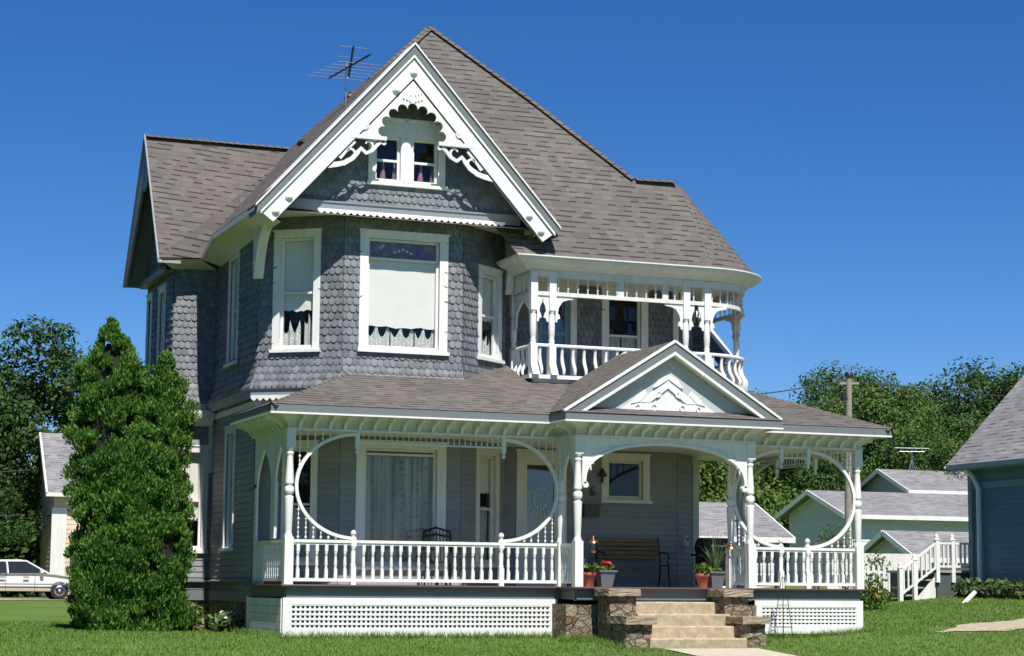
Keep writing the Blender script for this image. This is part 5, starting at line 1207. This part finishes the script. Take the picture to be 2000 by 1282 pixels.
# white car
def car(x,y,rz,label):
    z=float(gz(x,y))+.02; r=empty('parked_car',(x,y,z),label,'car',rz=rz)
    CARW=newmat('car_paint_ground_reflection'); m_,nt=CARW; b=N(nt,'ShaderNodeBsdfPrincipled'); tc=N(nt,'ShaderNodeTexCoord'); sp=N(nt,'ShaderNodeSeparateXYZ'); L(nt,tc.outputs['Object'],sp.inputs[0])
    mr=N(nt,'ShaderNodeMath',operation='GREATER_THAN'); L(nt,sp.outputs[2],mr.inputs[0]); mr.inputs[1].default_value=.44
    mx=N(nt,'ShaderNodeMix',data_type='RGBA'); L(nt,mr.outputs[0],mx.inputs[0]); mx.inputs[6].default_value=(.50,.44,.33,1); mx.inputs[7].default_value=(.74,.74,.73,1); L(nt,mx.outputs[2],b.inputs['Base Color']); b.inputs['Roughness'].default_value=.3; b.inputs['Coat Weight'].default_value=.5; out(nt,b.outputs[0])  # tan lower zone paints a ground reflection into the body colour
    # lower body sections across the width (x forward)
    prof=[(-2.45,.42),(-2.5,.62),(-2.42,.86),(-1.6,.93),(.75,.95),(1.3,.91),(2.2,.78),(2.46,.66),(2.48,.45),(2.35,.30),(-2.3,.30)]
    m=MB(); rows=[]
    for yy,ins in ((-.90,.10),(-.93,.0),(-.93,.0),(.93,.0),(.93,.0),(.90,.10)):
        rows.append([(px*(1-ins*.05),yy*(1.0 if ins==0 else .95),pz-(ins*.3 if pz>.7 else -ins*.0)) for px,pz in prof])
    n=len(prof)
    for i in range(5):
        for k in range(n): m.poly([rows[i][k],rows[i][(k+1)%n],rows[i+1][(k+1)%n],rows[i+1][k]])
    m.poly(list(reversed(rows[0]))); m.poly(rows[-1]); m.build('body',m_,r,True)
    lo=[(-1.75,.92),(1.15,.93)]; hi=[(-1.15,1.40),(.30,1.42)]
    m=MB(); 
    m.hull8([(hi[0][0],-.66,1.37),(hi[1][0],-.66,1.39),(hi[1][0],.66,1.39),(hi[0][0],.66,1.37),(hi[0][0]+.12,-.56,1.43),(hi[1][0]-.14,-.56,1.445),(hi[1][0]-.14,.56,1.445),(hi[0][0]+.12,.56,1.43)])
    for s_ in (-1,1):
        for (a,b_) in (((-1.75,.85),(-1.15,.66)),((.30+.0,.66),(1.15,.85))):
            zz=(.92,1.40) if a[0]<-1.5 else (1.41,.93); m.bar((a[0],s_*a[1],zz[0]),(b_[0],s_*b_[1],zz[1]),.06,.05)
        m.bar((-.35,s_*.86,.93),(-.40,s_*.68,1.39),.05,.10)
        m.bar((-1.15,s_*.665,1.385),(.30,s_*.665,1.40),.05,.05)
    m.build('roof_shell',m_,r,True)
    m=MB()
    for s_ in (-1,1): m.poly([(-1.62,s_*.845,.94),(1.05,s_*.845,.94),(.30,s_*.665,1.38),(-1.12,s_*.665,1.38)])
    m.poly([(1.12,-.82,.94),(1.12,.82,.94),(.32,.64,1.38),(.32,-.64,1.38)]); m.poly([(-1.72,-.82,.94),(-1.72,.82,.94),(-1.14,.64,1.38),(-1.14,-.64,1.38)]); m.build('window',paint('car_glass',(.02,.025,.03),.06,.1,2),r,True)
    m=MB()
    for s_ in (-1,1): m.box(-2.45,2.42,s_*.935-.01,s_*.935+.01,.53,.57)
    m.build('side_moulding',ALU,r,True)
    for s_ in (-1,1):
        for wx in (-1.45,1.52):
            q=MB(); q.lathe((wx,s_*.84,.32),[(.25,-.10),(.32,-.09),(.33,0),(.32,.09),(.25,.10)],22,ax=(0,s_,0)); t=q.build('wheel',IRON,r,True)
            q=MB(); q.lathe((wx,s_*.84,.32),[(.20,.07),(.19,.105),(.06,.09),(.05,.12),(.01,.12)],16,ax=(0,s_,0)); q.build('rim',ALU,t,True)
        q=MB(); q.hull8([(.78,s_*.93,.95),(.92,s_*.93,.95),(.92,s_*1.07,.97),(.80,s_*1.07,.97),(.78,s_*.93,1.08),(.88,s_*.93,1.08),(.88,s_*1.07,1.06),(.80,s_*1.07,1.06)]); q.build('mirror',m_,r,True)
        for hx in (-.55,.30): q=MB(); q.bar((hx-.1,s_*.945,.80),(hx+.1,s_*.945,.80),.03,.04); q.build('door_handle',ALU,r,True)
        q=MB(); 
        for lx in (-.42,.62): q.bar((lx,s_*.933,.35),(lx,s_*.933,.92),.012,.012,up=(0,1,0))
        q.build('door_gap',IRON,r,True)
        q=MB(); q.box(2.36,2.47,s_*.72-.15,s_*.72+.15,.60,.70); q.build('headlight',GLASSD,r,True)
    m=MB(); m.box(2.44,2.54,-.85,.85,.40,.52); m.box(-2.56,-2.44,-.85,.85,.42,.54); m.build('bumper',ALU,r,True)
    return r
car(.95,42.6,-.02,'white sedan with tan ground reflection painted on its lower panels parked on the gravel drive')
# small grey-roofed garage seen through the entry
def gable_house(name,x0,x1,y0,y1,ze,zr,wm,rm,label,cat,over=.35,axis='x',zb=None):
    zb=float(gz((x0+x1)/2,(y0+y1)/2)) if zb is None else zb
    r=empty(name,((x0+x1)/2,(y0+y1)/2,zb),label,cat); mb=MB()
    for a,b in (((x0,y0),(x1,y0)),((x1,y0),(x1,y1)),((x1,y1),(x0,y1)),((x0,y1),(x0,y0))): clapboard(mb,Wall(a,b),zb-.4,ze,.2)
    ym=(y0+y1)/2
    for x in (x0,x1): mb.poly([(x,y0,ze),(x,y1,ze),(x,ym,zr-.05)])
    mb.build('wall',wm,r); m=MB(); s=(zr-ze)/(ym-y0); zo=ze-over*s
    for q in ([(x0-over,y0-over,zo),(x1+over,y0-over,zo),(x1+over,ym,zr),(x0-over,ym,zr)],[(x0-over,y1+over,zo),(x1+over,y1+over,zo),(x1+over,ym,zr),(x0-over,ym,zr)]): roofpoly(m,q)
    m.build('roof',rm,r); m=MB()
    m.bar((x0-over,y0-over-.03,zo-.08),(x1+over,y0-over-.03,zo-.08),.06,.16)
    for x in (x0-over,x1+over):
        m.bar((x,y0-over,zo-.08),(x,ym,zr-.08),.05,.17); m.bar((x,y1+over,zo-.08),(x,ym,zr-.08),.05,.17)
    m.build('trim',WHITE,r); return r
gable_house('gabled_garage',30.1,46,32.2,36.8,2.95,3.78,MINT,ROOFG,'long pale green garage with a grey roof behind the right porch circle','garage',.5)
r=gable_house('small_garage',15.0,20.85,20.9,25.2,1.72,2.68,MINT,ROOFG,'low garage with a grey shingled roof seen through the entry arch','garage',.40)
mb=MB(); mb.lathe((19.9,21.4,2.1),[(.06,-.3),(.06,.25),(.10,.27),(.10,.33),(.02,.36)],10); mb.build('roof_vent',ALU,r)
gable_house('garden_shed',27.0,31.0,22.6,25.8,1.22,1.95,MINT,ROOFG,'low shed with a grey roof left of the deck','shed',.4)
r=gable_house('far_house',37.3,47,39.3,43.3,4.32,5.15,WHITE2,ROOFG,'distant white house with a low grey roof and dark windows below the trees','house',.4,zb=.2)
PN=paint('dark_pane',(.03,.035,.04),.1,.2,3)
for k in range(5): mb=MB(); mb.box(37.6+.62*k,38.1+.62*k,39.22,39.28,3.55,4.1); mb.build('window',PN,r)
a_=empty('roof_antenna',(38.65,41.3,5.0),'thin television antenna on the far white house','antenna')
mb=MB(); mb.tube([(38.65,41.3,4.9),(38.65,41.3,6.15)],.018,6); mb.build('mast',ALU,a_)
for q in (-.25,.25): mb=MB(); mb.tube([(38.65+q,41.3,4.95),(38.65,41.3,5.6)],.022,6); mb.build('brace',ALU,a_)
for za,dx in ((6.1,.75),(5.95,.5)): mb=MB(); mb.tube([(38.65-dx,41.5,za),(38.65+dx,41.1,za)],.013,6); mb.build('element',ALU,a_)
# blue house on the right
B=empty('blue_house',(24,3,float(gz(22,3))),'dark blue sided house with a grey roof at the right edge','house')
mb=MB(); w=Wall((19.9,9.1),(19.9,-8)); clapboard(mb,w,.0,3.2,.13); w.L
clapboard(mb,Wall((28,9.1),(19.9,9.1)),0,3.2,.13); mb.build('wall',TEAL,B)
mb=MB(); mb.box(19.83,19.93,8.98,9.14,-.3,3.15); mb.box(19.86,19.95,-8,9.0,2.50,2.66); mb.box(19.86,19.95,-8,9.0,-.02,.14); mb.box(19.5,19.95,-8,9.55,2.97,3.0); mb.box(19.48,19.53,-8.3,9.55,3.0,3.11); mb.build('trim',TEALT,B)
mb=MB(); sl=1.0; roofpoly(mb,[(19.50,9.6,3.10),(19.50,-8.4,3.10),(24,-8.4,3.10+4.5*sl),(24,9.6,3.10+4.5*sl)]); roofpoly(mb,[(28.5,9.6,3.10),(28.5,-8.4,3.10),(24,-8.4,3.10+4.5*sl),(24,9.6,3.10+4.5*sl)]); mb.build('roof',ROOFG,B)
mb=MB(); mb.poly([(19.9,9.1,3.2),(28.1,9.1,3.2),(24,9.1,7.2)]); mb.build('gable_wall',TEAL,B)
mb=MB(); mb.bar((19.50,9.6,3.03),(24,9.6,7.53),.04,.14,up=(0,1,0)); mb.build('verge_trim',WHITE2,B)
mb=MB(); mb.poly([(19.92,9.1,-.9),(19.92,-8,-.9),(19.92,-8,0),(19.92,9.1,0)]); mb.build('foundation',CAPST,B)
mb=MB(); mb.tube([(19.62,8.9,2.97),(19.76,8.8,2.8),(19.78,8.6,2.5),(19.78,8.6,.25),(19.6,8.4,.05),(17.9,6.6,-.36)],.06,8); mb.build('downspout',WHITE,B)
# deck with stairs
D=empty('wooden_deck',(19.4,10.2,float(gz(19.4,10.2))),'small wooden deck with white railings and stairs beside the blue house','deck')
dz=.49; DX=18.95; DY=9.22
mb=MB(); mb.box(DX-.05,20.3,DY-.03,11.5,dz-.06,dz); mb.build('deck_floor',DECKP,D)
mb=MB(); mb.box(DX,20.25,DY+.02,11.4,-.9,dz-.06); mb.build('skirt',DGREEN,D)
def drail(a,b,n,top=.66):
    a=np.array(a,float);b=np.array(b,float); m=MB(); up=np.array((0,0,1.)); m.bar(a+up*top,b+up*top,.06,.05); rr=m.build('deck_railing',WHITE,D)
    m=MB(); m.bar(a+up*.09,b+up*.09,.05,.045); m.build('bottom_rail',WHITE,rr)
    for k in range(n):
        p=a+(b-a)*(k+.5)/n; q=MB(); q.box(p[0]-.02,p[0]+.02,p[1]-.02,p[1]+.02,p[2]+.05,p[2]+top); q.build('baluster',WHITE,rr)
    return rr
drail((DX,DY,dz),(20.2,DY,dz),10); zs=float(gz(17.95,9.3)); SX=17.92
drail((SX,DY,zs+.08),(DX,DY,dz),8,top=.68)
def dpost(x,y,z0,z1):
    m=MB(); r=.05; m.box(x-r,x+r,y-r,y+r,z0,z1); m.lathe((x,y,z1),[(.07,0),(.07,.03),(.035,.05),(.055,.085),(.04,.12),(.005,.16)],10); m.build('deck_post',WHITE,D)
for p in ((SX-.03,DY),): dpost(*p,zs-.05,zs+.80)
for p in ((DX,DY),(19.4,DY)): dpost(*p,dz-.3,dz+.74)
dpost(18.3,DY,zs,zs+1.0)
for k in range(4): mb=MB(); mb.box(SX+.1+.25*k,SX+.42+.25*k,DY+.05,10.25,zs+.12+.19*k,zs+.16+.19*k); mb.build('stair_tread',DECKP,D)
mb=MB(); mb.prism([(SX+.3,zs-.1),(DX-.02,zs-.1),(DX-.02,zs+.62)],lambda u,v,t:(u,t,v),DY+.05,DY+.08); mb.build('stair_lattice',WHITE2,D)
# picket fence
Fz=empty('picket_fence',(18.6,12.2,float(gz(18.6,12.2))),'short run of white picket fence behind the flower bush','fence'); fz=float(gz(18.8,12.2))
m=MB(); m.box(17.9,20.4,12.16,12.20,fz+.25,fz+.32); m.box(17.9,20.4,12.16,12.20,fz+.62,fz+.69); m.build('rail',WHITE,Fz)
for k in range(16):
    x=17.95+.16*k; m=MB(); m.prism([(x-.04,fz),(x+.04,fz),(x+.04,fz+.78),(x,fz+.86),(x-.04,fz+.78)],lambda u,v,t:(u,t,v),12.13,12.16); m.build('picket',WHITE,Fz)
m=MB(); m.box(19.3,22.6,15.2,15.3,-.2,1.0); tag(m.build('board_fence',WHITE2),'white board fence panel behind the picket fence','fence')
# utility pole and wires
U=empty('utility_pole',(27.3,27.5,float(gz(27.3,27.5))),'weathered wooden utility pole in front of the far trees','pole')
pz0=float(gz(27.3,27.5)); m=MB(); m.tube([(27.33,27.7,pz0-.5),(27.14,27.11,7.35)],[.14,.105],12); m.build('post',POLEW,U)
m=MB(); m.bar((26.85,27.25,7.12),(27.45,26.97,7.12),.07,.08); m.build('cross_arm',POLEW,U)
m=MB(); m.lathe((27.14,27.11,7.35),[(.15,0),(.16,.12),(.10,.17)],12); m.lathe((26.95,27.15,6.5),[(.10,0),(.10,.3)],10); m.build('pole_cap',IRON,U)
def wire(a,b,sag,label,n=20,r=.022):
    m=MB(); a=np.array(a,float);b=np.array(b,float); m.tube([a+(b-a)*t-np.array((0,0,sag*4*t*(1-t))) for t in np.linspace(0,1,n)],r,5); tag(m.build('overhead_wire',IRON),label,'wire','overhead wires')
wire((26.87,27.24,7.18),(8,34,6.2),.7,'upper overhead wire running left from the utility pole')
wire((27.1,27.1,6.6),(8,36,5.6),.7,'lower overhead wire running left from the utility pole')
wire((27.43,26.98,7.18),(55,20,7.6),.8,'overhead wire running right from the utility pole')
wire((-12,48.5,4.0),(2.2,49.0,4.5),.25,'upper dark wire crossing in front of the left maple trees')
wire((-12,48.5,2.6),(2.0,49.0,2.7),.25,'lower dark wire crossing in front of the left maple trees')

# ------------------------------------------------------------------ light, sky, camera
SUN=Vector((-.08,-1,1.38)).normalized(); el=math.asin(SUN.z); rot=math.atan2(SUN.x,SUN.y)
ld=bpy.data.lights.new('sun','SUN'); ld.energy=5.0; ld.angle=math.radians(.5); ld.color=(1,.955,.88)
lo=bpy.data.objects.new('sun',ld); COL.objects.link(lo); lo.rotation_euler=SUN.to_track_quat('Z','Y').to_euler(); lo.location=(0,-20,40)
W=bpy.data.worlds.new('World'); S.world=W; W.use_nodes=True; nt=W.node_tree; nt.nodes.clear()
sky=nt.nodes.new('ShaderNodeTexSky'); sky.sky_type='NISHITA'; sky.sun_disc=False; sky.sun_elevation=el; sky.sun_rotation=rot
sky.altitude=2500; sky.air_density=1.0; sky.dust_density=0.0; sky.ozone_density=6.0
hs=nt.nodes.new('ShaderNodeHueSaturation'); hs.inputs['Hue'].default_value=.508; hs.inputs['Saturation'].default_value=1.24; hs.inputs['Value'].default_value=1.0
bg=nt.nodes.new('ShaderNodeBackground'); bg.inputs[1].default_value=.085; wo=nt.nodes.new('ShaderNodeOutputWorld')
nt.links.new(sky.outputs[0],hs.inputs['Color']); nt.links.new(hs.outputs[0],bg.inputs[0]); nt.links.new(bg.outputs[0],wo.inputs[0])
cam=bpy.data.cameras.new('camera'); co=bpy.data.objects.new('camera',cam); COL.objects.link(co)
yaw,pitch,roll=-.3684,.1282,.0084; cy,sy,cp,sp_=math.cos(yaw),math.sin(yaw),math.cos(pitch),math.sin(pitch)
f=Vector((-sy*cp,cy*cp,sp_)); r=Vector((cy,sy,0)); u=r.cross(f); r2=r*math.cos(roll)+u*math.sin(roll); u2=-r*math.sin(roll)+u*math.cos(roll)
M4=Matrix((r2,u2,-f)).transposed().to_4x4(); M4.translation=Vector((-8.8965,-33.5955,-.0078)); co.matrix_world=M4
cam.sensor_width=36; cam.lens=3921.3/2000*36; cam.clip_start=.5; cam.clip_end=4000; S.camera=co
S.render.engine='CYCLES'; S.cycles.use_denoising=True; S.cycles.max_bounces=8; S.cycles.transparent_max_bounces=12; S.cycles.caustics_reflective=False
S.view_settings.view_transform='Standard'; S.view_settings.look='None'; S.view_settings.gamma=1; S.view_settings.exposure=0.35
